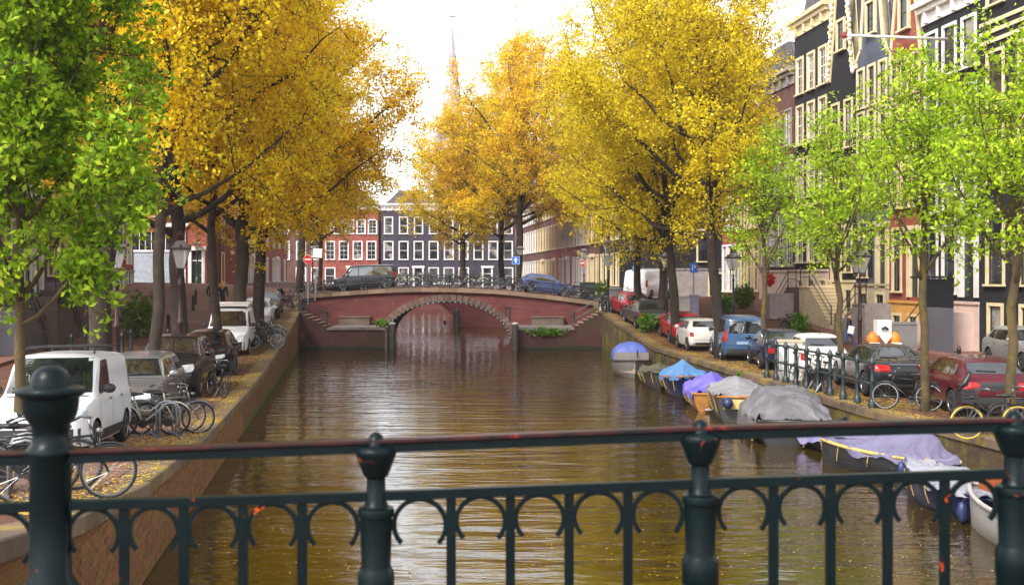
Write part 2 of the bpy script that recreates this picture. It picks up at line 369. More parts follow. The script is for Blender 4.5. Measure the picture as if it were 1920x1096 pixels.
while x < 5.7:
    L = min(1.18, 5.75-x)
    for y in (BY0+.12, BY1-.12):
        mb = MB(); zz = [BT(x+.006), BT(x+L-.006)]; k = random.uniform(-.01, .01)
        mb.prism([(x+.006, zz[0]-.24), (x+L-.006, zz[1]-.24), (x+L-.006, zz[1]+.03+k), (x+.006, zz[0]+.03+k)], y-.3, y+.3); bpart('coping_stone', mb, m_stone2)
    x += L
xs = np.linspace(-16.5, 8, 50)
mb = MB(); mb.grid(np.array([[(x, y, BT(x)+(.0 if 73 < y < 77 else .1)-.06) for x in xs] for y in (71.3, 72.99, 73.01, 74.5, 76.99, 77.01, 78.7)])); bpart('deck', mb, m_walk)

def platform(x0, x1, label, side):
    r = empty('landing_stage', ((x0+x1)/2, 68, 0), 0, label, 'landing')
    def P(n, mb, m): o = mb.build(n, m, r); o.location = (-(x0+x1)/2, -68, 0); return o
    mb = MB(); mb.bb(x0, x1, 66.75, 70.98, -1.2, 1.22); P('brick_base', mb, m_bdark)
    n = 5; w = (x1-x0)/n
    for i in range(n): mb = MB(); mb.bb(x0+i*w+.008, x0+(i+1)*w-.008, 66.68, 70.97, 1.22, 1.37+random.uniform(-.008, .008)); P('cover_slab', mb, m_con)
    return r, P
m_con = mat('wet_concrete', (.20, .165, .16), .55, c2=(.12, .095, .085), scale=1.2, bumps=.3, dirt=((.07, .055, .04), 1.1, .55), world=True)
m_conl = mat('concrete_pier', (.17, .12, .095), .8, c2=(.10, .07, .055), scale=1.5, bumps=.3, dirt=((.30, .25, .21), 1.3, .62), world=True)
for sd, (x0, x1), lb in ((-1, (-11.6, -7.95), 'low brick landing stage at the arch, stairs climbing to its left'), (1, (.1, 3.9), 'low landing stage with hanging weeds, stairs climbing to its right')):
    r_, P_ = platform(x0, x1, lb, sd)
    mb = MB()
    if sd < 0: mb.bb(x1+.003, x1+.12, 66.7, 67.5, -1.2, 1.3)
    else: mb.bb(x0-.12, x0-.003, 66.7, 67.5, -1.2, 1.3)
    P_('corner_pier', mb, m_conl)
    st = empty('stone_stairs', (x0 if sd < 0 else x1, 67.5, 0), 0, 'brick and stone steps on the %s of the bridge' % ('side with the no entry sign' if sd < 0 else 'side with the round grey sign'), 'stairs')
    ex = x0 if sd < 0 else x1
    def Q(n, mb, m, par=None):
        o = mb.build(n, m, par or st); o.location = (-ex, -67.5, 0); return o
    for i in range(6):
        a = ex+sd*i*.30; c = a+sd*.30; zz = 1.53+i*.165
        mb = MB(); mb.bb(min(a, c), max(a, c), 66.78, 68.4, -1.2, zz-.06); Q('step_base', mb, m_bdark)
        mb = MB(); mb.bb(min(a, c)-(.03 if sd > 0 else -.004), max(a, c)+(.03 if sd < 0 else -.004), 66.74, 68.43, zz-.06, zz); Q('tread', mb, m_stone2)
    hr = empty('handrail', (ex, 67, 1.4), 0, 'iron handrail of two sloping bars on the %s' % ('stairs by the no entry sign' if sd < 0 else 'stairs by the round grey sign'), 'handrail')
    def H(n, mb, m=None):
        o = mb.build(n, m or m_iron, hr, 40); o.location = (-ex, -67, -1.4); return o
    e1 = ex+sd*.02; e2 = ex+sd*1.75
    for e, z in ((e1, 1.4), (e2, 2.4)): mb = MB(); mb.lathe([(.07, z), (.07, z+.15), (.045, z+.2), (.04, z+.85), (.06, z+.9), (.05, z+.98), (.0, z+1.02)], (e, 66.95, 0), 10); H('post', mb)
    for dz in (.45, .88): mb = MB(); mb.tube([(e1-sd*.06, 66.95, 1.4+dz-.03), (e2, 66.95, 2.4+dz)], .035, 8); H('rail', mb)
    mb = MB(); mb.tube([(e1-sd*(.06+.14*math.sin(a)), 66.95, 2.25-.14+.14*math.cos(a)) for a in np.linspace(0, 4.2, 12)], .03, 6); H('scroll', mb)
    bx = (-11.4, -9.4) if sd < 0 else (1.3, 3.4)
    mb = MB(); mb.bb(bx[0], bx[1], 70.35, 70.97, 1.374, 1.85); mb.bb(bx[0]-.05, bx[1]+.05, 70.3, 70.965, 1.85, 1.93)
    tag(mb.build('stone_bench', m_conl), 'long grey stone block bench against the bridge wall, %s' % ('left landing' if sd < 0 else 'right landing'), 'bench')
    tx = px(739, 67.3) if sd < 0 else px(966, 67.3)
    mb = MB(); mb.lathe([(.2, -1.2), (.2, 1.5), (.17, 1.58)], (tx, 66.35, 0), 10); pl = mb.build('mooring_pile', mat('wet_timber', (.03, .025, .022), .6, c2=(.06, .045, .035), scale=4, bumps=.5), smooth=40)
    mb = MB(); mb.lathe([(.21, 1.58), (.21, 1.66), (.1, 1.72), (0, 1.72)], (tx, 66.35, 0), 10); mb.build('cap', mat('pale_cap', (.45, .4, .36), .7), pl)
    tag(pl, 'dark timber pile with pale cap beside the arch, %s landing' % ('left' if sd < 0 else 'right'), 'pile')
mb = MB(); mb.bb(-.5, -.42, BY0-.05, BY0, .9, 2.55); mb.bb(-.5, -.05, BY0-.05, BY0, 2.47, 2.55); mb.bb(-.2, -.12, BY0-.05, BY0-.004, 1.5, 2.47); bpart('wall_bracket', mb, m_iron)

# ---- second bridge further down the canal
b2 = empty('far_bridge', (-10, 97, 0), 0, 'second brick arch bridge glimpsed through the first arch', 'bridge')
def ar2(x):
    u = (x+10.2)/5.0; return .3+2.5*math.sqrt(1-u*u) if abs(u) < 1 else -1.2
xs = sorted(set(list(np.linspace(-17, -5.05, 20))+[-10.2-5*math.cos(a) for a in np.linspace(0, PI, 25)]))
mb = MB(); mb.grid(np.array([[(x, 97, 3.5), (x, 97, ar2(x))] for x in xs])); o = mb.build('front_wall', m_bbr, b2); o.location = (10, -97, 0)
mb = MB(); mb.grid(np.array([[(-10.2-5*math.cos(a), y, .3+2.5*math.sin(a)) for y in (97, 104)] for a in np.linspace(-.1, PI+.1, 30)])); o = mb.build('arch_soffit', m_bdark, b2); o.location = (10, -97, 0)
mb = MB(); mb.bb(-17, -5.05, 96.8, 104.2, 3.5, 3.68); o = mb.build('deck', m_stone2, b2); o.location = (10, -97, 0)
mb = MB(); mb.lathe([(.28, -1.2), (.28, 1.5), (.2, 1.6)], (-5.0, 96.3, 0), 10); o = mb.build('pier_pile', mat('wet_timber', (0, 0, 0)), b2); o.location = (10, -97, 0)

# ---- railings: turned posts + two rails
post_prof = [(.085, 0), (.085, .10), (.065, .14), (.05, .18), (.042, .5), (.055, .53), (.042, .56), (.04, .82), (.065, .87), (.07, .92), (.045, .97), (.03, 1.0), (0, 1.04)]
mbp = MB(); mbp.lathe(post_prof, n=10); POST = mbp.mesh('post', m_iron, 50)
def railing(name, label, pts, spacing, h, rails=(.9, .5), cat='railing', start=0.0):
    P = [Vector(p) for p in pts]; root = empty(name, P[0], 0, label, cat); cum = [0]
    for a, b_ in zip(P, P[1:]): cum.append(cum[-1]+(b_-a).length)
    def q(s):
        for i in range(len(P)-1):
            if s <= cum[i+1]+1e-6: return P[i].lerp(P[i+1], (s-cum[i])/max(1e-6, cum[i+1]-cum[i]))
        return P[-1]
    n = max(1, round(cum[-1]/spacing)); Q = [q(cum[-1]*i/n) for i in range(n+1)]
    for p in Q: o = link('post', POST, root); o.location = p-P[0]; o.scale = (h, h, h)
    for e in rails:
        mb = MB(); mb.tube([p-P[0]+Vector((0, 0, e*h)) for p in Q], .028*h, 6); mb.build('rail', m_iron, root, True)
    return root
railing('bridge_railing', 'black iron railing along the near edge of the arch bridge', [(x, BY0+.1, BT(x)+.03) for x in np.linspace(-13.9, 5.5, 20)], 1.36, .92)
railing('bridge_railing', 'black iron railing along the far edge of the arch bridge', [(x, BY1-.1, BT(x)+.03) for x in np.linspace(-13.9, 5.5, 20)], 1.36, .92)
fx = [(1437, 44.4, 0), (1605, 35.6, 0)]
railing('quay_fence', 'black iron fence on the coping beside the white cabinet', [(RE(d)+.25, d, gr(RE(d)+.25, d)+.035) for d in (27.7, 30, 32, 34, 36)], .93, 1.28, (.9, .47), 'fence')
# ------------------------------------------------------------------ canal houses
m_cream = mat('cream_paint', (.72, .60, .38), .5, c2=(.62, .50, .30), scale=2, dirt=((.42, .34, .2), 2.5, .66))
m_white = mat('white_paint', (.78, .75, .72), .45, c2=(.66, .62, .60), scale=2, dirt=((.5, .45, .4), 2.5, .68))
m_pinkst = mat('pink_plaster', (.62, .46, .40), .7, c2=(.52, .38, .33), scale=1.5, bumps=.1)
m_lav = mat('lavender_zinc', (.50, .50, .60), .5, c2=(.42, .42, .5), scale=2)
m_black = mat('black_paint', (.012, .013, .016), .35, c2=(.02, .02, .024), scale=3)
m_dgreen = mat('dark_green_paint', (.015, .03, .022), .35)
m_ochre = mat('ochre_plaster', (.62, .33, .08), .75, c2=(.5, .26, .06), scale=1.2)
m_beige = mat('beige_stone', (.50, .40, .27), .75, c2=(.40, .32, .21), scale=1.5, bumps=.1)
m_greyst = mat('grey_stone', (.30, .26, .25), .8, c2=(.22, .19, .18), scale=2, bumps=.15)
m_slate = mat('slate_panel', (.115, .11, .13), .5, c2=(.10, .095, .115), scale=.8)
def glass(name, c, c2, s):
    m, t, b = nodes(name); b.inputs['Roughness'].default_value = .06; b.inputs['Specular IOR Level'].default_value = .7
    co = N(t, 'NewGeometry').outputs['Position']
    t.links.new(mixc(t, mask(t, co, s, .45, .6, 2), c, c2), b.inputs['Base Color']); return m
m_gl = [glass('window_glass', (.015, .017, .02), (.05, .05, .055), .7), glass('window_glass_curtain', (.03, .03, .035), (.30, .28, .26), .9)]
def tile_mat(name, c):
    m, t, b = nodes(name); b.inputs['Roughness'].default_value = .7
    co = N(t, 'TexCoord').outputs['Object']; wv = N(t, 'TexWave', Scale=1.3, Distortion=.4); wv.bands_direction = 'Y'; t.links.new(co, wv.inputs['Vector'])
    t.links.new(mixc(t, mask(t, co, 2.5, .35, .65), c, tuple(v*.6 for v in c)), b.inputs['Base Color']); bump(t, b, wv.outputs[0], .8, .05); return m
m_tile = tile_mat('roof_tile_grey', (.10, .09, .10)); m_tiler = tile_mat('roof_tile_red', (.26, .10, .07))
def wallm(name, c, c2, mort): return brick_mat(name, c, c2, mort, 'XZ', world=False, strength=.35)
W_BLACK = wallm('brick_black', (.028, .027, .032), (.02, .02, .024), (.014, .014, .016))
W_GREY = wallm('brick_slate', (.12, .14, .19), (.10, .115, .155), (.04, .045, .055))
W_RED = wallm('brick_red', (.34, .075, .05), (.28, .06, .045), (.3, .16, .13))
W_BROWN = wallm('brick_brown', (.16, .07, .055), (.12, .055, .045), (.13, .09, .08))
W_ORANGE = wallm('brick_orange', (.46, .17, .07), (.38, .14, .06), (.36, .22, .15))
W_PINK = wallm('brick_pink', (.45, .15, .15), (.40, .12, .13), (.4, .2, .19))
W_PLUM = wallm('brick_plum', (.075, .06, .085), (.06, .05, .07), (.045, .04, .05))

WIN = {}
def window_meshes(w, h, tm, sm, style):
    k = (round(w, 2), round(h, 2), tm.name, sm.name, style)
    if k in WIN: return WIN[k]
    c = .11 if style != 'wide' else .17
    f = MB()                                             # casing around the opening, sashes and glazing bars inside it
    f.bb(-w/2-c, -w/2+.03, -.06, .1, -.02, h+c); f.bb(w/2-.03, w/2+c, -.06, .1, -.02, h+c); f.bb(-w/2+.031, w/2-.031, -.06, .1, h-.03, h+c)
    f.mi = 1
    for a, b_ in ((0, .055), (h*.5-.03, h*.5+.03), (h-.085, h-.031)): f.bb(-w/2+.031, w/2-.031, .03, .085, a, b_)
    for a in (-w/2+.031, w/2-.081): f.bb(a, a+.05, .032, .083, .056, h-.086)
    if style in ('bars', 'wide'):
        f.bb(-.016, .016, .045, .08, .056, h-.086)
        for q in (.25, .75): f.bb(-w/2+.08, w/2-.08, .046, .079, h*q-.014, h*q+.014)
    if style == 'leaded':
        for i in range(1, 3): f.bb(-w/2+w*i/3-.012, -w/2+w*i/3+.012, .045, .08, .056, h-.086)
        for i in range(1, 7): f.bb(-w/2+.08, w/2-.08, .046, .079, h*i/7-.012, h*i/7+.012)
    p = MB(); p.bb(-w/2+.02, w/2-.02, .062, .075, .01, h-.01)
    s = MB(); s.bb(-w/2-c-.05, w/2+c+.05, -.16, .08, -.11, -.021)
    WIN[k] = (f.mesh('window', [tm, sm]), [p.mesh('pane', g_) for g_ in m_gl], s.mesh('sill', tm)); return WIN[k]
def facade(mb, W, z0, z1, ops, dep=.2):
    xs = sorted({0, W}|{v for o in ops for v in o[:2]}); zs = sorted({z0, z1}|{v for o in ops for v in o[2:]})
    for a, b_ in zip(xs, xs[1:]):
        for c, d in zip(zs, zs[1:]):
            mx, mz = (a+b_)/2, (c+d)/2
            if not any(o[0] < mx < o[1] and o[2] < mz < o[3] for o in ops): mb.add([(a, 0, c), (b_, 0, c), (b_, 0, d), (a, 0, d)], [(0, 1, 2, 3)])
    for a, b_, c, d in ops:
        mb.add([(a, 0, c), (b_, 0, c), (b_, 0, d), (a, 0, d), (a, dep, c), (b_, dep, c), (b_, dep, d), (a, dep, d)], [(0, 1, 5, 4), (1, 2, 6, 5), (2, 3, 7, 6), (3, 0, 4, 7), (4, 5, 6, 7)])
def strip(mb, pts, wd, y0, y1):                          # flat band following a gable edge
    for a, b_ in zip(pts, pts[1:]):
        v = Vector((b_[0]-a[0], b_[1]-a[1])); n = Vector((-v.y, v.x)).normalized()*wd
        mb.prism([a, b_, (b_[0]+n.x, b_[1]+n.y), (a[0]+n.x, a[1]+n.y)], y0, y1)
def house(label, org, rz, W, H, wm, tm, rows, top='cornice', sash=None, base=None, door=None, gh=5, depth=9, roof=None, shutters=None, style='bars', name='canal_house', band=(), seed=0, hoist=False):
    """rows: (sill z, height, count, width[, style]); base: (height, material); door: (x, w, z0, h)"""
    rnd = random.Random(label); h = empty(name, org, rz, label, 'house'); sm = sash or tm; ops = []; wins = []
    for row in rows:
        z, hh, n, w = row[:4]; stl = row[4] if len(row) > 4 else style
        xs = row[5] if len(row) > 5 else [(i+.5)*W/n if n > 2 or W < 4 else W/2+(i-(n-1)/2)*W*.36 for i in range(n)]
        for x in xs:
            if door and abs(x-door[0]) < (w+door[1])/2+.1 and z < door[2]+door[3] and z+hh > door[2]: continue
            ops.append((x-w/2, x+w/2, z, z+hh)); wins.append((x, z, w, hh, stl))
    if door: ops.append((door[0]-door[1]/2, door[0]+door[1]/2, door[2], door[2]+door[3]))
    bh = base[0] if base else 0
    mb = MB(); facade(mb, W, -.6, H, ops); mb.bb(.0, W, .25, depth, -.6, H-.01)
    mb.add([(0, 0, -.6), (0, .25, -.6), (0, .25, H), (0, 0, H)], [(0, 1, 2, 3)][::-1]); mb.add([(W, 0, -.6), (W, .25, -.6), (W, .25, H), (W, 0, H)], [(0, 1, 2, 3)])
    mb.build('wall', wm, h)
    if base:
        mb = MB(); bo = [o for o in ops if o[2] < bh-.05]
        xs = sorted({0.0, W}|{v for o in bo for v in o[:2]})
        for a, b_ in zip(xs, xs[1:]):
            cut = [o for o in bo if o[0] < (a+b_)/2 < o[1]]; z = -.5
            for o in sorted(cut, key=lambda q: q[2]):
                if o[2] > z: mb.bb(a, b_, -.05, -.003, z, min(bh, o[2]))
                z = o[3]
            if z < bh: mb.bb(a, b_, -.05, -.003, z, bh)
        mb.build('plinth', base[1], h); mb = MB(); mb.bb(-.03, W+.03, -.12, -.002, bh+.002, bh+.12); mb.build('plinth_band', base[1], h)
    for x, z, w, hh, stl in wins:
        fm, pm, sl = window_meshes(w, hh, tm, sm, stl); o = link('window', fm, h); o.location = (x, 0, z)
        link('pane', pm[rnd.random() < .42], o); link('sill', sl, o)
        if shutters and shutters[1] <= z < shutters[2]:
            for sx in (-1, 1):
                mb = MB(); q = w*.46; a = sx*(w/2+.12+q/2)
                mb.bb(a-q/2, a+q/2, -.06, -.004, 0, hh); mb.bb(a-q/2+.06, a+q/2-.06, -.075, -.0605, .08, hh*.47); mb.bb(a-q/2+.06, a+q/2-.06, -.075, -.0605, hh*.53, hh-.08)
                o2 = mb.build('shutter', shutters[0], h); o2.location = (x, 0, z)
    if door:
        x, w, z, hh = door; d_ = MB(); d_.bb(x-w/2+.05, x+w/2-.05, .08, .13, z+.02, z+hh*.74)
        for q in (0, 1): d_.bb(x-w*.3, x+w*.3, .06, .0795, z+.2+q*hh*.36, z+hh*.32+q*hh*.36)
        do = d_.build('door', m_dgreen if rnd.random() < .5 else m_black, h)
        k = MB(); k.ball((x+w*.33, .05, z+1), .045); k.build('door_knob', mat('brass', (.6, .42, .15), .3, 1), do)
        f = MB(); f.bb(x-w/2-.22, x-w/2+.04, -.1, .1, z, z+hh+.1); f.bb(x+w/2-.04, x+w/2+.22, -.1, .1, z, z+hh+.1); f.bb(x-w/2-.32, x+w/2+.32, -.2, .1, z+hh+.101, z+hh+.42); f.bb(x-w/2+.041, x+w/2-.041, .04, .14, z+hh*.74, z+hh*.77)
        f.build('door_surround', tm, h); f = MB(); f.bb(x-w/2+.05, x+w/2-.05, .1, .115, z+hh*.77, z+hh); f.build('fanlight', m_gl[0], h)
    for z in band: mb = MB(); mb.bb(-.0, W, -.06, -.003, z, z+.16); mb.build('stone_band', tm, h)
    rf = roof or m_tile
    if top == 'cornice':
        mb = MB(); mb.bb(-.02, W+.02, -.08, .3, H, H+.55); mb.bb(-.1, W+.1, -.3, .3, H+.551, H+.8); mb.bb(-.2, W+.2, -.5, .3, H+.801, H+1.05); mb.build('cornice', tm, h)
        n = max(3, int(W/1.1))
        for i in range(n): x = (i+.5)*W/n; mb = MB(); mb.prism([(0, 0), (.16, 0), (.16, .5), (0, .5)], -.28, -.081); o = mb.build('bracket', tm, h); o.location = (x-.08, 0, H+.04)
        mb = MB(); mb.prism([(.1, H+.6), (W-.1, H+.6), (W*.7, H+3), (W*.3, H+3)], .31, depth); mb.build('roof', rf, h)
    else:
        g = {'point': [(0, 0), (.42, gh), (.58, gh), (1, 0)],
             'neck': [(0, 0), (0, .35), (.13, .9), (.27, gh*.62), (.31, gh*.9), (.5, gh), (.69, gh*.9), (.73, gh*.62), (.87, .9), (1, .35), (1, 0)],
             'step': [(0, 0), (0, gh*.2), (.14, gh*.2), (.14, gh*.45), (.27, gh*.45), (.27, gh*.7), (.4, gh*.7), (.4, gh), (.6, gh), (.6, gh*.7), (.73, gh*.7), (.73, gh*.45), (.86, gh*.45), (.86, gh*.2), (1, gh*.2), (1, 0)],
             'bell': [(0, 0), (.02, .4), (.14, gh*.3), (.22, gh*.55), (.27, gh*.82), (.36, gh*.9), (.5, gh), (.64, gh*.9), (.73, gh*.82), (.78, gh*.55), (.86, gh*.3), (.98, .4), (1, 0)]}[top]
        pts = [(x*W, H+z) for x, z in g]
        mb = MB(); mb.prism(pts, 0, .32); mb.build('gable', wm, h)
        half = len(pts)//2
        mb = MB(); strip(mb, pts[:half] if top != 'step' else pts, -.2 if top in ('point',) else -.22, -.07, .38)
        strip(mb, pts[half+(1 if len(pts) % 2 else 0):] if top != 'step' else [], -.2 if top in ('point',) else -.22, -.07, .38); mb.build('gable_edge', tm, h)
        if top in ('neck', 'bell'):
            mb = MB(); a = pts[half]; mb.prism([(W*.3, a[1]-gh*.1), (W*.7, a[1]-gh*.1), (W*.72, a[1]-gh*.06), (W*.5, a[1]+.35), (W*.28, a[1]-gh*.06)], -.14, .3); mb.build('pediment', tm, h)
        w, hh = min(.9, W*.26), 1.6; fm, pm, sl = window_meshes(w, hh, tm, sm, style); o = link('window', fm, h); o.location = (W/2, -.075, H+gh*.2); link('pane', pm[0], o); link('sill', sl, o)
        if hoist: mb = MB(); mb.bb(W/2-.08, W/2+.08, -1.1, .1, H+gh*.78, H+gh*.78+.2); mb.build('hoist_beam', m_white, h)
        mb = MB(); mb.prism([(.0, H), (W, H), (W*.5, H+gh*.93)], .33, depth); mb.build('roof', rf, h)
        mb = MB(); mb.bb(W*.12, W*.3, 4, 4.6, H+.4, H+gh*.8+.6); mb.build('chimney', W_BROWN, h)
    return h

FA = lambda d: (25.3-.12*d, d)
RZR = math.atan2(-.993, .119)
def right_house(label, dfar, dnear, **k):
    W = (dfar-dnear)*math.hypot(1, .12)-.02; X, Y = FA(dfar); return house(label, (X, Y, gr(X, Y)), RZR, W, **k)
r3 = lambda w, h: [(6.2, h, 3, w), (9.3, h, 3, w), (12.2, h*.95, 3, w)]
right_house('black brick house at the picture edge, cream windows and a cream stone upper storey', 45.25, 36.2, H=17.5, wm=W_BLACK, tm=m_cream, sash=m_black, base=None, rows=[(.2, 1.9, 4, .95), (3.0, 3.0, 4, 1.15), (7.2, 2.4, 4, 1.1), (10.4, 2.2, 4, 1.1), (14.6, 2.0, 4, 1.1)], door=(7.4, 1.2, 2.7, 3.1), band=(13.0, 13.4, 13.8), style='plain')
hb = right_house('black brick house with deep pale cornice and a white flagpole', 50.1, 45.3, H=15.0, wm=W_BLACK, tm=m_white, sash=m_black, base=(2.1, m_pinkst), rows=[(.5, 1.1, 2, .8), (2.6, 2.9, 3, 1.05), (6.3, 2.2, 3, 1.0), (9.4, 2.2, 3, 1.0), (12.4, 2.1, 3, 1.0)], door=(4.0, 1.1, 2.4, 3.2), style='plain')
mb = MB(); mb.tube([(2.4, -.1, 13.9), (2.4, -4.9, 13.95)], [.075, .055], 10); o = mb.build('flagpole', m_white, hb, True)
mb = MB(); mb.ball((2.4, -4.93, 13.95), (.1, .12, .16)); mb.build('knob', mat('red_knob', (.35, .02, .03), .4), o)
right_house('narrow red brick house with a steep pointed gable and cream windows', 53.4, 50.12, H=13.7, wm=W_RED, tm=m_cream, sash=m_black, base=(1.9, m_ochre), rows=[(.3, 1.0, 2, .8), (2.5, 3.0, 2, .8), (6.6, 2.3, 3, .66), (9.4, 2.3, 3, .66), (12.0, 1.8, 3, .6)], top='point', gh=7.5, door=(2.6, .95, 2.2, 3.0), style='plain')
right_house('slate blue brick house with a neck gable edged in cream stone', 57.2, 53.42, H=14.0, wm=W_GREY, tm=m_cream, sash=m_black, base=(2.4, m_beige), rows=[(.3, 1.7, 2, .9), (2.9, 2.8, 2, .95), (6.6, 2.2, 3, .72), (9.3, 2.2, 3, .72), (11.8, 2.0, 3, .72)], top='neck', gh=7.5, shutters=(m_black, 2.5, 6), door=(3.1, .95, 2.3, 3.0))
he = right_house('black brick house with a bell gable encrusted with white stone scrolls', 60.6, 57.22, H=13.6, wm=W_BLACK, tm=m_cream, sash=m_black, base=(2.3, m_cream), rows=[(.3, 1.6, 2, .8), (2.9, 2.8, 2, .8), (6.6, 2.3, 2, .9), (9.7, 2.5, 2, .9)], top='bell', gh=7.6, door=(1.0, .95, 2.2, 3.0))
for i in range(44):                                      # carved scrollwork climbing both gable edges
    s_ = i % 2; t_ = (i//2)/21; x = (.02+.26*t_**.8)*3.4; x = x if s_ else 3.4-x
    mb = MB(); q_ = random.uniform(.5, .95); mb.ball((x+random.uniform(-.08, .08), -.15, 13.7+t_*6.4), (.17*q_, .12, .25*q_), 8, 5); mb.ball((x+random.uniform(-.16, .16), -.2, 13.9+t_*6.4), (.07*q_, .1, .12), 6, 4); mb.build('scroll', m_cream if i % 3 else m_white, he, True)
right_house('tall black brick house with bracketed cream cornice behind the golden tree', 65.7, 60.62, H=16.8, wm=W_BLACK, tm=m_cream, sash=m_white, base=(2.5, m_pinkst), rows=[(.4, 1.6, 3, .9), (3.1, 2.8, 3, .95), (7.0, 2.3, 3, .95), (10.2, 2.3, 3, .95), (13.3, 2.1, 3, .95)], shutters=(m_black, 2.6, 6), band=(6.4,))
right_house('grey stone house with a wide bay of small leaded panes', 71.8, 65.72, H=13.5, wm=W_BROWN, tm=m_greyst, sash=m_white, base=(1.9, m_pinkst), rows=[(2.3, 3.4, 4, 1.2, 'leaded'), (6.8, 2.2, 3, 1.0), (9.8, 2.2, 3, 1.0)])
right_house('orange brick house with arched ground floor openings', 75.9, 71.82, H=12.5, wm=W_ORANGE, tm=m_cream, rows=[(.6, 3.2, 3, .85), (4.9, 2.2, 3, .85), (8.2, 2.2, 3, .85)], top='step', gh=4.5)
right_house('dark red brick house with tall white framed shop windows', 79.8, 75.92, H=13, wm=W_RED, tm=m_white, rows=[(.5, 3.3, 3, .9), (5.0, 2.3, 3, .9), (8.6, 2.3, 3, .9)])
# black corner house facing the camera, then the row receding along the far right bank
house('plain black corner house with yellow framed windows facing the bridge', (10.0, 84, 2.9), 0, 9.5, 15, W_BLACK, m_cream, [(2.9, 2.4, 3, 1.15, 'bars', [5.2, 7.3, 9.0]), (6.7, 2.6, 3, 1.15, 'bars', [5.2, 7.3, 9.0]), (10.5, 2.4, 3, 1.1, 'bars', [5.2, 7.3, 9.0]), (.2, 1.7, 2, 1.15, 'plain', [6.1, 8.3])], sash=m_black, base=(2.2, m_greyst), style='wide')
FB = lambda d: (8.6-.128*(d-84), d)
RZF = math.atan2(-1, .128)
for lb, d1, d0, H_, wm, tm, tp, dr in (
        ('black brick house with tall yellow windows beyond the bridge end', 92, 84.3, 14, W_BLACK, m_cream, 'cornice', None), ('plum brown brick house beyond the bridge on the far right bank', 98, 92, 14.5, W_BROWN, m_cream, 'neck', (3, 1, .3, 3)),
        ('bright red brick house with pale door columns on the far right bank', 103, 98, 13.5, W_RED, m_white, 'cornice', (2.5, 1.2, .3, 3.4)), ('pink brick house halfway along the far right bank', 111, 103, 15, W_PINK, m_white, 'step', (4, 1.1, .3, 3)),
        ('red and cream house with a leaning flagpole on the far right bank', 118, 111, 15, W_RED, m_cream, 'bell', (3.5, 1.1, .3, 3)), ('brown brick house with rows of cream windows, far right bank', 128, 118, 14.5, W_BROWN, m_cream, 'cornice', (5, 1.2, .3, 3)), ('last brown red house before the far end of the canal', 142, 128, 15, W_BROWN, m_white, 'cornice', None)):
    X, Y = FB(d1); n = max(3, round((d1-d0)/1.9))
    house(lb, (X, Y, 2.9), RZF, (d1-d0)*1.008-.02, H_, wm, tm, [(1.0, 2.5, n, .95), (4.7, 2.5, n, .95), (8.2, 2.3, n, .95), (11.3, 1.9, n, .9)], top=tp, door=dr, gh=4.5, base=(.7, m_greyst))
fp = FB(108); mb = MB(); mb.tube([(fp[0], fp[1], 7.2), (fp[0]-1.6, fp[1]-2.5, 12.4)], .07, 6); tag(mb.build('flagpole', m_white), 'slanting white flagpole on the pink house beyond the bridge', 'flagpole')
# houses closing the view
for lb, x0, x1, H_, wm, tm, tp, n in (
        ('red brick house with white windows closing the view behind the dark van', -30, -19.8, 12, W_RED, m_white, 'cornice', 5), ('plum brick house with white windows and a white doorcase closing the view', -19.4, -10.5, 11.8, W_PLUM, m_white, 'cornice', 4),
        ('low plum brick house with a pale shopfront closing the view', -10.45, .5, 11.5, W_PLUM, m_white, 'cornice', 5), ('orange house with a green shopfront closing the view by the tall amber tree', .55, 9.5, 12, W_ORANGE, m_white, 'cornice', 4), ('tall brown house at the far end glimpsed through the left trees', -42, -30.05, 15, W_BROWN, m_white, 'cornice', 5)):
    W_ = x1-x0
    house(lb, (x0, 158, 2.6), 0, W_, H_, wm, tm, [(1.0, 2.3, n, 1.35, 'plain'), (4.6, 2.6, n, 1.25, 'bars' if wm is W_RED else 'plain'), (8.4, 2.0 if wm is W_RED else 2.4, n+(1 if wm is W_RED else 0), 1.15, 'bars' if wm is W_RED else 'plain'), (11.9, 2.0, n, 1.2)][:3 if H_ < 13 else 4], top=tp, door=(W_*.62, 1.2, .2, 3), style='plain', base=(.5, m_greyst))
# left bank
FL = lambda d: (-14.6-.155*d, d); RZL = math.atan2(.988, -.153)
for lb, d0, d1, H_, wm, tm, tp, bs in (
        ('brown brick house with cream windows behind the near green tree', 40, 46, 14, W_BROWN, m_cream, 'cornice', (2.2, m_greyst)), ('plum house with white windows behind the near green tree', 46.02, 51.5, 15, W_PLUM, m_white, 'neck', (2.2, m_slate)),
        ('brown brick house with pale windows behind the thick elm trunk', 51.52, 58, 14.5, W_BROWN, m_cream, 'cornice', (2.2, m_slate)), ('orange brick house behind the straight elm by the lamp', 58.02, 65, 14, W_ORANGE, m_cream, 'step', (2.0, m_greyst)),
        ('deep red brick house before the side street on the left bank', 65.02, 73, 14, W_RED, m_white, 'cornice', (1.8, m_greyst))):
    X, Y = FL(d0); n = 3
    house(lb, (X, Y, gl(X, Y)), RZL, (d1-d0)*1.012-.02, H_, wm, tm, [(.3, 1.5, n, .9), (2.7, 2.8, n, 1.0), (6.6, 2.4, n, 1.0), (10.0, 2.2, n, 1.0)], top=tp, gh=5, base=bs, door=((d1-d0)*.8, 1.1, 2.3, 3.1), sash=m_black)
hw = house('red brick corner building with a white shopfront and grey roller shutters', (-36, 84.6, 3.5), 0, 11.8, 13.5, W_RED, m_white, [(5.9, 2.3, 5, 1.3), (9.3, 2.2, 5, 1.3)], base=None, style='bars', door=(11.0, .9, .15, 2.9))
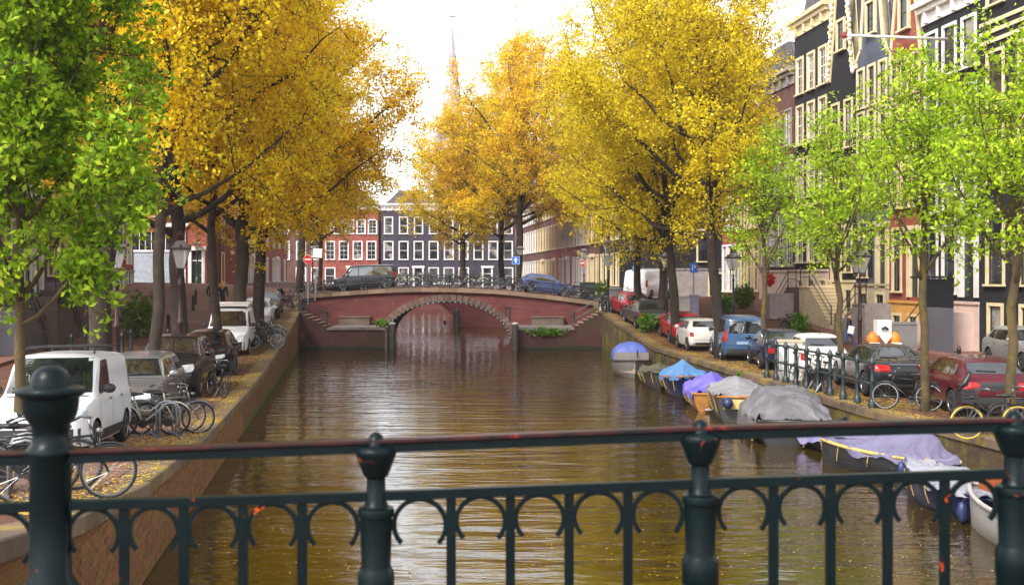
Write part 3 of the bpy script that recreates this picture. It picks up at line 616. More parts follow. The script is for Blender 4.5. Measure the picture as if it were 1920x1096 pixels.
for i, (x0, x1) in enumerate(((6.0, 7.9), (8.1, 9.9))):
    mb = MB(); mb.bb(x0, x1, -.06, -.01, .2, 3.0)
    for k in range(14): mb.bb(x0+.02, x1-.02, -.085, -.0605, .25+k*.19, .25+k*.19+.15)
    mb.build('roller_shutter', mat('grey_shutter', (.42, .46, .52), .45), hw)
    mb = MB(); mb.bb(x0, x1, -.06, -.01, 3.2, 4.6); mb.build('shop_pane', m_gl[0], hw)
    mb = MB(); [mb.bb(x0+(x1-x0)*q/4-.025, x0+(x1-x0)*q/4+.025, -.09, -.0605, 3.2, 4.6) for q in (1, 2, 3)]; mb.build('glazing_bars', m_white, hw)
mb = MB(); [mb.bb(a, b_, -.16, -.09, c, d) for a, b_, c, d in ((5.75, 5.98, 0, 5), (7.92, 8.08, 0, 4.9), (9.92, 10.15, 0, 5), (5.985, 9.915, 3.02, 3.18), (5.5, 10.4, 5.01, 5.3))]; mb.build('shopfront', m_white, hw)
for lb, d0, d1, wm, tm, x0 in (('cream windowed brown house receding beyond the bridge on the left bank', 88, 97, W_BROWN, m_cream, -24.1), ('plum house receding further along the left bank', 97.02, 110, W_PLUM, m_white, -24.8), ('red house last along the left bank before the end', 110.02, 126, W_RED, m_white, -25.6)):
    house(lb, (x0, d0, 3.2), math.atan2(1, -.06), (d1-d0), 14, wm, tm, [(.9, 2.4, 4, 1.0), (4.6, 2.4, 4, 1.0), (8.2, 2.2, 4, 1.0), (11.2, 2, 4, 1)], door=((d1-d0)*.5, 1.1, .2, 3), base=(.7, m_greyst))

# ------------------------------------------------------------------ stoops and their rails
def stoop(label, org, rz, n, w, proj, mt, riser=.19, tread=.27, rail=True, dirx=1, side=None, landing=1.3):
    """steps climbing along the facade (local x) to a landing in front of the door"""
    s = empty('stoop', org, rz, label, 'stoop'); H_ = n*riser
    for i in range(n):
        x0 = -(n-i)*tread*dirx; x1 = x0+tread*dirx
        mb = MB(); mb.bb(min(x0, x1), max(x0, x1), -proj, -.06, -.3, (i+1)*riser-.05); mb.build('step_base', side or mt, s)
        mb = MB(); mb.bb(min(x0, x1)-.02, max(x0, x1)+.018, -proj-.03, -.06, (i+1)*riser-.05, (i+1)*riser); mb.build('tread', mt, s)
    a, b_ = (0, landing*dirx) if dirx > 0 else (landing*dirx, 0)
    mb = MB(); mb.bb(a, b_, -proj, -.06, -.3, H_-.05); mb.build('landing_base', side or mt, s)
    mb = MB(); mb.bb(a, b_, -proj-.05, -.06, H_-.049, H_+.05); mb.build('landing_slab', mt, s)
    if rail:
        P = [(-n*tread*dirx, 0.1), (0, H_+.05), (landing*dirx*.97, H_+.05)]
        for x, z in P: mb = MB(); mb.lathe([(.05, z), (.05, z+.1), (.03, z+.14), (.03, z+.92), (.05, z+.96), (.02, z+1.04), (0, z+1.06)], (x, -proj+.06, 0), 8); mb.build('rail_post', m_black, s, 40)
        for e in (.48, .93): mb = MB(); mb.tube([(x, -proj+.06, z+e) for x, z in P], .024, 6); mb.build('rail', m_black, s)
    return s
def on_right(d, off=0): X, Y = FA(d); return (X-off*.993, Y-off*.119, gr(X, Y))
m_brst = mat('brown_stone', (.11, .075, .06), .7, c2=(.07, .05, .04), scale=2)
stoop('pink stone stoop with black rails at the black corner house', on_right(38.5), RZR, 8, 1.3, 1.3, m_pinkst, dirx=-1)
stoop('stoop of yellow steps climbing to the white scroll gabled house', on_right(60.0), RZR, 11, 1.2, 1.5, m_cream, dirx=-1, side=m_beige)
stoop('dark stone stoop with iron rails before the shuttered pale house', on_right(63.4), RZR, 9, 1.2, 1.4, m_brst, dirx=1)
stoop('stone stoop with high iron rails before the slate house', on_right(54.4), RZR, 9, 1.2, 1.4, m_greyst, dirx=1)
bx = stoop('stoop closed in by a slate grey panel at the flagpole house', on_right(46.9), RZR, 9, 1.2, 1.5, m_pinkst, dirx=1, side=m_pinkst)
mb = MB(); mb.bb(-.15, 2.3, -1.62, -1.56, -.2, 1.95); mb.build('slate_panel', m_slate, bx); mb = MB(); mb.bb(-.12, 2.3, -1.6, -1.56, 1.96, 3.2); mb.build('black_screen', mat('black_canvas', (.008, .009, .016), .6), bx)
mb = MB(); mb.bb(-1.2, 2.35, -1.66, -1.54, 3.22, 3.32); mb.build('top_rail', m_black, bx)
def on_left(d): X, Y = FL(d); return (X, Y, gl(X, Y))
stoop('brown stone stoop behind the near green tree with a lantern post', on_left(46.5), RZL, 11, 1.2, 2.2, m_brst, dirx=-1)
stoop('brown stone stoop beside the thick elm trunk', on_left(51.8), RZL, 10, 1.2, 2.0, m_brst, dirx=-1)
stoop('dark stoop at the picture edge with a slate side wall', on_left(43.0), RZL, 10, 1.2, 1.8, m_brst, dirx=-1, side=m_slate)

# ------------------------------------------------------------------ church beyond the roofs
m_spire = mat('spire_slate_hazed', (.36, .33, .38), .7, c2=(.28, .26, .3), scale=.5); m_chb = mat('church_brick', (.34, .17, .13), .85, c2=(.25, .13, .11), scale=.4, bumps=.1)  # spire slate is lightened: distance haze put into its colour
cx, cy = px(848, 330), 330; k = cy/FPX
ch = empty('church_tower', (cx, cy, 0), 0, 'slender grey church spire with a cross rising behind the trees', 'church')
mb = MB(); mb.bb(-4.6, 4.6, -4.6, 4.6, 0, 44); mb.build('tower', m_chb, ch)
for sx in (-1, 1):
    for sy in (-1, 1): mb = MB(); mb.lathe([(1, 40), (1, 47), (0, 54)], (sx*4.2, sy*4.2, 0), 8); mb.build('pinnacle', m_spire, ch)
mb = MB(); mb.lathe([(4.6, 44), (3.6, 52), (1.5, 70), (.55, 78), (.25, 81), (.12, 83)], n=8); mb.build('spire', m_spire, ch)
for i in range(5):
    for a in range(8): mb = MB(); r_ = 3.3-i*.55; mb.box((r_*math.cos(a*PI/4+PI/8)*.95, r_*math.sin(a*PI/4+PI/8)*.95, 54+i*4.4), (.35, .35, 1.3), rz=a*PI/4+PI/8); mb.build('louvre', mat('pale_louvre', (.6, .58, .6), .7), ch)
mb = MB(); mb.tube([(0, 0, 80), (0, 0, 88)], [.16, .08], 6); mb.bb(-1.2, 1.2, -.1, .1, 85, 85.25); mb.bb(-.8, .8, -.1, .1, 81.3, 81.5); mb.build('cross', m_black, ch)
fl = empty('ridge_turret', (px(968, 330), 330, 0), 0, 'thin church ridge turret topped by a gilded cockerel', 'church')
mb = MB(); mb.lathe([(1.6, 40), (1.4, 60), (.3, 78), (.12, 82)], n=8); mb.build('turret', m_spire, fl)
mb = MB(); mb.tube([(0, 0, 80), (0, 0, 88)], .1, 6); mb.bb(-1.1, 1.1, -.1, .1, 83.6, 83.85); mb.build('cross', m_black, fl)
mb = MB(); mb.ball((0, 0, 88.3), (.45, .2, .4)); mb.ball((.35, 0, 88.7), (.2, .15, .25)); mb.build('cockerel', mat('gilding', (.8, .5, .1), .3, 1), fl)
nv = MB(); nv.bb(cx+4.7, cx+28, cy-3, cy+8, 0, 34); nv.prism([(cx+4.7, 34), (cx+28, 34), (cx+28, 46), (cx+4.7, 46)], cy+2, cy+3); tag(nv.build('church_nave', m_chb), 'long brick church nave hidden among the golden crowns', 'church')
# ------------------------------------------------------------------ cars: one lofted body per car, glass / lamps / trim laid onto it, wheels in cut arches
m_tyre = mat('tyre_rubber', (.012, .012, .013), .8); m_alloy = mat('alloy', (.45, .46, .48), .3, .9, c2=(.35, .36, .38)); m_trim = mat('black_plastic', (.018, .018, .020), .55, c2=(.026, .026, .028))
m_cg = glass('car_glass', (.010, .012, .014), (.022, .024, .026), 2.5); m_cg.node_tree.nodes['Principled BSDF'].inputs['Roughness'].default_value = .02; m_cg.node_tree.nodes['Principled BSDF'].inputs['Specular IOR Level'].default_value = 1.0; m_cg.node_tree.nodes['Principled BSDF'].inputs['IOR'].default_value = 1.85
m_well = mat('wheel_well', (.006, .006, .006), .9)
m_head = mat('headlamp', (.75, .78, .8), .12, .35, c2=(.5, .53, .56), scale=14); m_tail = mat('tail_lamp', (.42, .012, .012), .15, c2=(.3, .008, .008), scale=8); m_amb = mat('amber_lamp', (.8, .25, .01), .2)
m_plate = mat('plate_yellow', (.75, .42, .02), .4); m_chrome = mat('chrome', (.7, .7, .72), .12, 1)
def paint(name, c, metal=.0, rough=.28): return mat('paint_'+name, c, rough, metal, c2=tuple(v*.9 for v in c), scale=1, coat=.45)
def loft(st):
    """stations (x, z0, zs, zt, wb, wr) rear to front -> closed smooth shell"""
    st = np.array(st, float); xs = st[:, 0]; fine = []
    for a, b_ in zip(xs, xs[1:]): n = max(1, int(math.ceil((b_-a)/.11))); fine += list(np.linspace(a, b_, n, endpoint=False))
    fine.append(xs[-1]); fine = np.array(fine); V = [np.interp(fine, xs, st[:, k]) for k in range(1, 6)]
    ker = np.array([.25, .5, .25])
    for _ in range(2):
        for v in V: v[1:-1] = np.convolve(v, ker, 'same')[1:-1]
    rings = []
    for i, x in enumerate(fine):
        z0, zs, zt, wb, wr = (v[i] for v in V); h = max(.02, zt-zs); q = zs-z0
        half = [(0, z0), (wb*.78, z0), (wb*.93, z0+.03), (wb*.985, z0+.14*q+.03), (wb*1.0, z0+.42*q), (wb*.995, z0+.62*q), (wb*.985, z0+.80*q), (wb*.965, zs-.02), (wb*.94, zs+.01),
                (wb*.94+(wr-wb*.94)*.5, zs+.47*h), (wr*1.0, zs+.83*h), (wr*.93, zs+.93*h), (wr*.78, zs+.985*h), (wr*.42, zt+.012), (0, zt+.018)]
        rings.append([(x, y, z) for y, z in half]+[(x, -y, z) for y, z in half[-2:0:-1]])
    n = len(rings[0]); mb = MB(); mb.add([p for r in rings for p in r], [(i*n+j, (i+1)*n+j, (i+1)*n+(j+1) % n, i*n+(j+1) % n) for i in range(len(rings)-1) for j in range(n)])
    mb.add(rings[0], [tuple(range(n))]); mb.add(rings[-1], [tuple(range(n-1, -1, -1))])
    return mb
class Car:
    def __init__(s, label, L, W, H, pm, hood=.9, hoodf=.72, belt=.92, wb_x=.95, wt_x=.35, rt_x=-1.3, rb_x=-1.75, trunk=.95, roofw=.74, clear=.2, wr=.31, axf=None, axr=None, rake=.0, cat='car', name='parked_car', two=False, van=False):
        s.L, s.W, s.H = L, W, H; f, r, w = L/2, -L/2, W/2; rw = w*roofw; s.rw = rw; s.belt = belt; s.hood = hood; s.P = dict(wb_x=wb_x, wt_x=wt_x, rt_x=rt_x, rb_x=rb_x, trunk=trunk)
        axf = axf if axf is not None else f-.82; axr = axr if axr is not None else r+.78; s.axf, s.axr, s.wr = axf, axr, wr
        st = [(r, .34, trunk-.2, trunk-.18, w*.80, w*.66), (r+.05, clear+.06, trunk-.1, trunk-.06, w*.92, w*.76), (r+.2, clear+.02, trunk-.03, trunk+.0, w*.97, w*.80)]
        if rb_x-(r+.2) > .15: st.append((rb_x-.02, clear, max(trunk, belt-.02), trunk+.05, w, w*.84))
        st += [(rt_x, clear, belt, H-.045, w, rw*.97), ((rt_x+wt_x)/2, clear, belt-.005, H-.015, w, rw), (wt_x, clear, belt-.015, H-.05, w, rw*.98), (wb_x, clear, hood+.0, hood+.04, w*.995, w*.86),
               (wb_x+.08, clear, hood-.01, hood+.025, w*.99, w*.85), (f-.35, clear, hoodf+.05, hoodf+.08, w*.96, w*.80), (f-.12, clear+.02, hoodf-.03, hoodf+.0, w*.88, w*.70), (f-.03, clear+.06, hoodf-.14, hoodf-.10, w*.78, w*.6), (f, clear+.12, hoodf-.24, hoodf-.2, w*.70, w*.54)]
        if van and rb_x-(r+.2) <= .15: st[0] = (r, clear+.1, belt, H-.2, w*.9, rw*.82); st[1] = (r+.05, clear+.05, belt, H-.09, w*.96, rw*.92); st[2] = (r+.25, clear, belt, H-.05, w*.985, rw*.97)
        elif rb_x-(r+.2) <= .15: st[2] = (r+.16, clear+.02, belt, belt+.12, w*.97, rw*1.02)
        st = sorted(st); mb = loft(st); s.root = empty(name, label=label, cat=cat); s.name = name
        tmp = link('body', mb.mesh('body', [pm, m_well], True)); s.bvh = BVHTree.FromPolygons([Vector(v) for v in mb.v], mb.f)
        cut = MB()
        for ax in (axf, axr):
            for sy in (-1, 1): cut.lathe([(wr+.055, -.16), (wr+.055, .16)], (ax, sy*(w-.08), wr+.01), 28, Matrix.Rotation(R(90), 3, 'X'))
        co = link('cutter', cut.mesh('cutter', m_well)); md = tmp.modifiers.new('arches', 'BOOLEAN'); md.object = co; md.operation = 'DIFFERENCE'; md.solver = 'EXACT'
        try: md.material_mode = 'TRANSFER'
        except Exception: pass
        dg = bpy.context.evaluated_depsgraph_get(); me = bpy.data.meshes.new_from_object(tmp.evaluated_get(dg)); me.name = 'body'
        bpy.data.objects.remove(co); bpy.data.objects.remove(tmp); me.polygons.foreach_set('use_smooth', [True]*len(me.polygons))
        try: me.set_sharp_from_angle(angle=R(38))
        except Exception: pass
        s.body = link('body', me, s.root)
        s.wheels()
    def wheels(s):
        M = Matrix.Rotation(R(-90), 3, 'X'); r = s.wr; k = ('w', round(r, 3))
        if k not in WIN:
            t = MB(); t.lathe([(r*.62, -.09), (r*.9, -.10), (r*.985, -.075), (r, -.03), (r, .03), (r*.985, .075), (r*.9, .10), (r*.62, .09)], n=26, M=M)
            q = MB(); q.lathe([(r*.63, -.085), (r*.66, -.095), (r*.60, -.097), (r*.55, -.05), (0, -.045)], n=26, M=M); q.mi = 0
            for a in range(7):
                an = a*2*PI/7; q.box((math.cos(an)*r*.33, -.07, math.sin(an)*r*.33), (r*.52, .03, r*.15), M=Matrix.Rotation(-an, 3, 'Y'))
            q.lathe([(r*.15, -.095), (r*.12, -.1), (0, -.1)], n=12, M=M)
            WIN[k] = (t.mesh('tyre', m_tyre, 50), q.mesh('rim', m_alloy, 40))
        for ax in (s.axf, s.axr):
            for sy in (-1, 1):
                w = empty('wheel', (ax, sy*(s.W/2-.10), r), 0 if sy < 0 else PI); w.parent = s.root; w['kind'] = 'thing'; del w['kind']
                link('tyre', WIN[k][0], w); link('rim', WIN[k][1], w)
    def patch(s, name, m, ax, quad, n=10, k=6, off=.006, parent=None, rnd=0, flip=False):
        """quad: 4 corners in the projection plane, laid on the body; ax: f r (y,z) / l r side (x,z) / t (x,y)"""
        u = np.linspace(0, 1, n+1); v = np.linspace(0, 1, k+1); q = [np.array(c, float) for c in quad]; G = {}; mb = MB()
        for i, a in enumerate(u):
            for j, b_ in enumerate(v):
                aa, bb = a, b_
                if rnd:
                    X, Y = 2*a-1, 2*b_-1; aa = .5+.5*X*math.sqrt(max(0, 1-rnd*Y*Y/2)); bb = .5+.5*Y*math.sqrt(max(0, 1-rnd*X*X/2))
                p = (q[0]*(1-aa)+q[1]*aa)*(1-bb)+(q[3]*(1-aa)+q[2]*aa)*bb
                if ax == 'front': o, d = Vector((5, p[0], p[1])), Vector((-1, 0, 0))
                elif ax == 'rear': o, d = Vector((-5, p[0], p[1])), Vector((1, 0, 0))
                elif ax == 'top': o, d = Vector((p[0], p[1], 5)), Vector((0, 0, -1))
                elif ax == 'side+': o, d = Vector((p[0], 5, p[1])), Vector((0, -1, 0))
                else: o, d = Vector((p[0], -5, p[1])), Vector((0, 1, 0))
                h = s.bvh.ray_cast(o, d)
                if h[0] is not None:
                    nn = h[1] if h[1].dot(d) < 0 else -h[1]; G[i, j] = h[0]+nn*off
        ids = {}
        for key, p in G.items(): ids[key] = len(mb.v); mb.v.append(tuple(p))
        for i in range(n):
            for j in range(k):
                c = [(i, j), (i+1, j), (i+1, j+1), (i, j+1)]
                if all(e in ids for e in c) and max((G[c[0]]-G[c[2]]).length, (G[c[1]]-G[c[3]]).length) < .45:
                    f = tuple(ids[e] for e in c)
                    if ax in ('rear', 'side+', 'top') and ax != 'top': f = f[::-1]
                    mb.f.append(f); mb.m.append(0)
        if mb.f: return mb.build(name, m, parent or s.root, True)
    def std(s, front=True, tailq=((.5, .62), (.88, .82)), plate=False, headq=((.45, .55), (.86, .72)), grille=(.42, .46, .62), doors=(.0, -1.0), low=None, mirror=True, rearwin=None, quarter=True, blank=False):
        P = s.P; w = s.W/2; H, b_ = s.H, s.belt
        s.patch('windscreen', m_cg, 'front', [(-w*.84, s.hood+.09), (w*.84, s.hood+.09), (s.rw*.86, H-.11), (-s.rw*.86, H-.11)], 14, 8)
        for a0, a1 in ((-.72, -.1), (-.02, .6)): s.patch('wiper', m_trim, 'front', [(w*a0, s.hood+.10), (w*a1, s.hood+.13), (w*a1, s.hood+.15), (w*a0, s.hood+.125)], 8, 1, .02)
        s.patch('bonnet_gap', m_well, 'top', [(P['wb_x']+.06, -w*.8), (P['wb_x']+.06, w*.8), (P['wb_x']+.085, w*.8), (P['wb_x']+.085, -w*.8)], 12, 1, .004)
        rq = rearwin or (max(P['trunk']+.08, b_+.02), H-.13)
        if not blank:
            s.patch('rear_window', m_cg, 'rear', [(-w*.76, rq[0]), (w*.76, rq[0]), (s.rw*.82, rq[1]), (-s.rw*.82, rq[1])], 14, 8)
            s.patch('rear_wiper', m_trim, 'rear', [(-.02, rq[0]+.03), (w*.5, rq[0]+.05), (w*.5, rq[0]+.07), (-.02, rq[0]+.06)], 6, 1, .02)
        d0, d1 = doors; zt = H-.15; z0 = b_+.05
        for sd in ('side+', 'side-'):
            s.patch('front_side_window', m_cg, sd, [(P['wb_x']-.22, z0), (d0+.03, z0), (d0+.03, zt), (P['wt_x']-.12, zt-.02)], 8, 6)
            if quarter:
                s.patch('rear_side_window', m_cg, sd, [(d0-.04, z0), (d1+.03, z0), (d1+.03, zt-.01), (d0-.04, zt)], 8, 6)
                if P['rt_x'] < d1-.25: s.patch('quarter_window', m_cg, sd, [(d1-.04, z0), (P['rt_x']-.12, z0+.06), (P['rt_x']+.08, zt-.04), (d1-.04, zt-.01)], 6, 5)
            for x in (P['wb_x']-.12, d0-.005, d1):
                s.patch('door_gap', m_well, sd, [(x-.006, s.P.get('gz', .3)), (x+.006, .3), (x+.006, b_), (x-.006, b_)], 1, 8, .003)
            for x in (d0+.12, d1+.12): s.patch('door_handle', m_trim, sd, [(x, b_-.13), (x+.16, b_-.13), (x+.16, b_-.10), (x, b_-.10)], 3, 1, .02)
            if low: s.patch('side_cladding', low, sd, [(s.axr+s.wr+.1, .26), (s.axf-s.wr-.1, .26), (s.axf-s.wr-.1, .45), (s.axr+s.wr+.1, .45)], 10, 2, .012)
        for sy in (-1, 1):
            s.patch('tail_lamp', m_tail, 'rear', [(sy*w*tailq[0][0], tailq[0][1]), (sy*w*tailq[1][0], tailq[0][1]+.02), (sy*w*tailq[1][0], tailq[1][1]), (sy*w*tailq[0][0], tailq[1][1]-.02)], 6, 5, .012, rnd=.35)
            s.patch('headlamp', m_head, 'front', [(sy*w*headq[0][0], headq[0][1]), (sy*w*headq[1][0], headq[0][1]+.04), (sy*w*headq[1][0], headq[1][1]), (sy*w*headq[0][0], headq[1][1]-.05)], 8, 6, .012, rnd=.5)
            if mirror:
                mb = MB(); mb.ball((P['wb_x']-.28, sy*(w+.10), b_+.10), (.07, .12, .09), 10, 6); mb.tube([(P['wb_x']-.26, sy*(w-.06), b_+.03), (P['wb_x']-.28, sy*(w+.06), b_+.07)], .025, 6); mb.build('wing_mirror', m_trim if low or blank else s.body.data.materials[0], s.root, True)
        g0, g1, g2 = grille
        s.patch('grille', m_trim, 'front', [(-w*g0, g1), (w*g0, g1), (w*g0*1.05, g2), (-w*g0*1.05, g2)], 10, 4, .008)
        for i in range(3): zz = g1+(g2-g1)*(i+.7)/3.4; s.patch('grille_bar', m_chrome, 'front', [(-w*g0*.97, zz), (w*g0*.97, zz), (w*g0*.97, zz+.018), (-w*g0*.97, zz+.018)], 10, 1, .016)
        s.patch('front_air_intake', m_trim, 'front', [(-w*.6, .28), (w*.6, .28), (w*.56, .38), (-w*.56, .38)], 8, 2, .008)
        s.patch('bumper_gap', m_well, 'rear', [(-w*.9, tailq[0][1]-.14), (w*.9, tailq[0][1]-.14), (w*.9, tailq[0][1]-.128), (-w*.9, tailq[0][1]-.128)], 10, 1, .004)
        s.patch('rear_diffuser', m_trim, 'rear', [(-w*.75, .27), (w*.75, .27), (w*.8, .4), (-w*.8, .4)], 10, 2, .006)
        if plate:
            zz = tailq[0][1]-.02
            for a, x, z in ((1, s.L/2, .42), (-1, -s.L/2, zz)):
                hh = s.bvh.ray_cast(Vector((5*a, 0, z+.05)), Vector((-a, 0, 0)))[0]
                mb = MB(); mb.box((hh.x+a*.012, 0, z+.05), (.016, .52, .11)); mb.build('number_plate', m_plate, s.root)
        mb = MB(); mb.tube([(P['rt_x']+.15, 0, H-.04), (P['rt_x']-.02, 0, H+.13)], .008, 4); mb.build('aerial', m_trim, s.root)
        return s
    def put(s, x, y, heading):
        """centre of the car at (x, y); heading = direction of its nose, radians from +x"""
        f, r_ = s.axf, s.axr; c, n = math.cos(heading), math.sin(heading)
        zf, zr = gz(x+f*c, y+f*n), gz(x+r_*c, y+r_*n); zm = (zf*(-r_)+zr*f)/(f-r_)
        s.root.location = (x, y, zm+.012); s.root.rotation_euler = Matrix.Rotation(heading, 4, 'Z').to_euler(); s.root.rotation_euler[1] = -math.atan2(zf-zr, f-r_)
        return s
ANG = math.atan2(-1, .155)           # nose toward the camera along the left quay
white, silver, blk = paint('white', (.74, .74, .76), rough=.3), paint('silver_grey', (.24, .245, .26), .6), paint('black', (.010, .010, .012))
def left_put(c, dfront, off=1.95): y = dfront+c.L/2*.988; c.put(LE(y)-off, y, ANG); return c
# white panel van, nose to camera
c = Car('white panel van with roof rack parked nearest on the left quay', 4.1, 1.74, 1.84, white, hood=1.03, hoodf=.86, belt=1.08, wb_x=1.10, wt_x=.62, rt_x=-1.7, rb_x=-1.98, trunk=1.1, roofw=.86, van=True, cat='van', name='parked_van')
c.std(tailq=((.82, .9), (.97, 1.35)), headq=((.42, .66), (.93, .90)), grille=(.36, .58, .68), doors=(.0, -1.0), low=m_trim, quarter=False, rearwin=(1.15, 1.65))
c.patch('front_bumper', m_trim, 'front', [(-.85, .24), (.85, .24), (.86, .56), (-.86, .56)], 14, 5, .014)
for sy in (-1, 1):
    mb = MB(); mb.tube([(.45, sy*.62, 1.80), (.40, sy*.62, 1.91), (-1.4, sy*.62, 1.93), (-1.5, sy*.62, 1.82)], .02, 6); mb.build('roof_rail', m_trim, c.root)
for x in (.1, -1.1): mb = MB(); mb.tube([(x, -.62, 1.93), (x, .62, 1.93)], .016, 6); mb.build('roof_bar', m_trim, c.root)
left_put(c, 18.0, 2.3)
c = Car('silver grey estate car behind the white panel van, bicycles leaning before it', 4.8, 1.82, 1.50, silver, hood=.93, hoodf=.76, belt=.95, wb_x=.95, wt_x=.25, rt_x=-1.95, rb_x=-2.25, trunk=1.0, roofw=.74)
left_put(c.std(plate=True, headq=((.40, .58), (.86, .76)), grille=(.40, .52, .72), doors=(-.15, -1.15)), 23.9, 2.2)
c = Car('black off-road car with oval headlamps beneath the straight elm', 4.8, 1.93, 1.70, blk, hood=1.08, hoodf=.88, belt=1.08, wb_x=1.0, wt_x=.30, rt_x=-1.75, rb_x=-2.2, trunk=1.1, roofw=.76, clear=.26, wr=.37)
left_put(c.std(headq=((.42, .72), (.88, .96)), grille=(.5, .44, .56), doors=(-.1, -1.1)), 29.6, 2.15)
c = Car('black hatchback between two elms, ahead of the white van with roof rack', 4.2, 1.77, 1.45, paint('black_blue', (.014, .015, .02)), hood=.92, hoodf=.76, belt=.93, wb_x=.98, wt_x=.3, rt_x=-1.45, rb_x=-1.95, trunk=.98)
left_put(c.std(headq=((.45, .60), (.88, .76)), grille=(.34, .36, .70)), 36.2)
c = Car('white delivery van with flat roof rack and dark bumper near the stacked bicycles', 4.4, 1.79, 1.86, white, hood=1.06, hoodf=.90, belt=1.10, wb_x=1.15, wt_x=.6, rt_x=-1.9, rb_x=-2.1, trunk=1.1, roofw=.85, van=True, cat='van', name='parked_van')
c.std(headq=((.48, .68), (.9, .90)), grille=(.5, .60, .70), low=m_trim, quarter=False, rearwin=(1.15, 1.65)); c.patch('front_bumper', m_trim, 'front', [(-.86, .24), (.86, .24), (.87, .60), (-.87, .60)], 14, 5, .014)
mb = MB(); mb.bb(-1.9, .3, -.7, .7, 1.93, 1.97); [mb.bb(-1.9, .3, s_*.7-.03, s_*.7+.03, 1.9, 2.0) for s_ in (-1, 1)]; mb.build('roof_rack', m_white, c.root); left_put(c, 43.6)
c = Car('small white hatchback close to the bridge on the left quay', 3.7, 1.65, 1.45, white, hood=.92, hoodf=.76, belt=.93, wb_x=.85, wt_x=.3, rt_x=-1.3, rb_x=-1.7, trunk=.98, wr=.28); left_put(c.std(), 55.5, 1.8)
c = Car('dark grey car last before the bridge on the left quay', 4.3, 1.76, 1.46, paint('graphite', (.035, .036, .04), .4), hood=.92, hoodf=.76, belt=.93, wb_x=.95, wt_x=.3, rt_x=-1.4, rb_x=-1.9, trunk=.98); left_put(c.std(), 60.5, 1.7)

# right quay: tails to camera
def right_put(c, X, drear, dx=.06): y = drear+c.L/2; c.put(X+dx*c.L/2, y, math.atan2(1, dx)); return c
c = Car('dark red hatchback parked nearest on the right quay', 4.05, 1.72, 1.42, paint('burgundy', (.10, .010, .018), .25), hood=.90, hoodf=.74, belt=.92, wb_x=.95, wt_x=.3, rt_x=-1.30, rb_x=-1.85, trunk=.98, roofw=.76)
c.std(tailq=((.5, .68), (.95, .88)), doors=(-.05, -.95)); c.patch('rear_bumper', m_trim, 'rear', [(-.8, .30), (.8, .30), (.84, .52), (-.84, .52)], 14, 4, .014); c.patch('tail_panel', m_trim, 'rear', [(-.42, .68), (.42, .68), (.42, .87), (-.42, .87)], 8, 4, .008)
right_put(c, 11.55, 25.3)
c = Car('glossy black coupe with red wraparound tail lamps behind the quay fence', 4.85, 1.88, 1.41, blk, hood=.90, hoodf=.74, belt=.93, wb_x=.98, wt_x=.25, rt_x=-.95, rb_x=-1.75, trunk=1.0, roofw=.70, wr=.34)
c.std(tailq=((.42, .74), (.95, .94)), doors=(-.1, -1.0), rearwin=(1.03, 1.33)); c.patch('chrome_strip', m_chrome, 'rear', [(-.4, .93), (.4, .93), (.4, .945), (-.4, .945)], 8, 1, .012); right_put(c, 10.9, 29.6)
fiat = dict(hood=.95, hoodf=.82, belt=.95, wb_x=.78, wt_x=.25, rt_x=-1.05, rb_x=-1.55, trunk=1.02, roofw=.76, wr=.29, axr=-1.2)
c = Car('small round white car behind the young green tree and the fence', 3.55, 1.63, 1.49, paint('cream_white', (.74, .73, .68)), **fiat); right_put(c.std(tailq=((.76, .64), (.93, .90)), doors=(-.35, -1.0)), 10.25, 34.9)
c = Car('dark blue hatchback behind the white cabinet', 4.0, 1.75, 1.46, paint('midnight', (.020, .024, .045), .3), hood=.92, hoodf=.78, belt=.95, wb_x=.95, wt_x=.3, rt_x=-1.35, rb_x=-1.85, trunk=1.0); right_put(c.std(), 9.95, 38.6)
c = Car('bright blue high roofed van seen from behind', 4.38, 1.81, 1.82, paint('blue', (.055, .115, .23), .25), hood=1.05, hoodf=.9, belt=1.06, wb_x=1.1, wt_x=.6, rt_x=-1.85, rb_x=-2.1, trunk=1.08, roofw=.84, van=True, cat='van', name='parked_van')
c.std(tailq=((.82, .78), (.98, 1.32)), rearwin=(1.12, 1.66), doors=(.1, -.9), low=m_trim); c.patch('rear_bumper', m_trim, 'rear', [(-.86, .28), (.86, .28), (.88, .50), (-.88, .50)], 14, 4, .02); c.patch('tailgate_recess', paint('pale_blue', (.25, .36, .5)), 'rear', [(-.36, .68), (.36, .68), (.36, .80), (-.36, .80)], 6, 2, .01); right_put(c, 9.4, 42.9)
c = Car('small round white car beside the blue van and a heap of bicycles', 3.55, 1.63, 1.49, paint('cream_white', (0, 0, 0)), **fiat); right_put(c.std(tailq=((.74, .66), (.92, .88)), doors=(-.35, -1.0)), 8.9, 48.7, -.05)
c = Car('bright red small car ahead of the far white one', 3.8, 1.68, 1.46, paint('red', (.34, .008, .014)), hood=.92, hoodf=.76, belt=.93, wb_x=.9, wt_x=.3, rt_x=-1.25, rb_x=-1.75, trunk=.98, wr=.29); right_put(c.std(), 8.75, 52.8, -.06)
c = Car('dark grey saloon with red tail lamps beside the elm with the weed tuft', 4.5, 1.76, 1.44, paint('pewter', (.07, .07, .075), .5), hood=.9, hoodf=.74, belt=.92, wb_x=.95, wt_x=.25, rt_x=-1.1, rb_x=-1.65, trunk=.98); right_put(c.std(tailq=((.55, .72), (.92, .9))), 7.75, 58.3, -.1)
c = Car('red hatchback at the top of the ramp by the bridge end', 4.1, 1.74, 1.46, paint('crimson', (.30, .010, .022)), hood=.92, hoodf=.76, belt=.93, wb_x=.95, wt_x=.3, rt_x=-1.3, rb_x=-1.8, trunk=.98); right_put(c.std(), 7.55, 63.4, -.16)
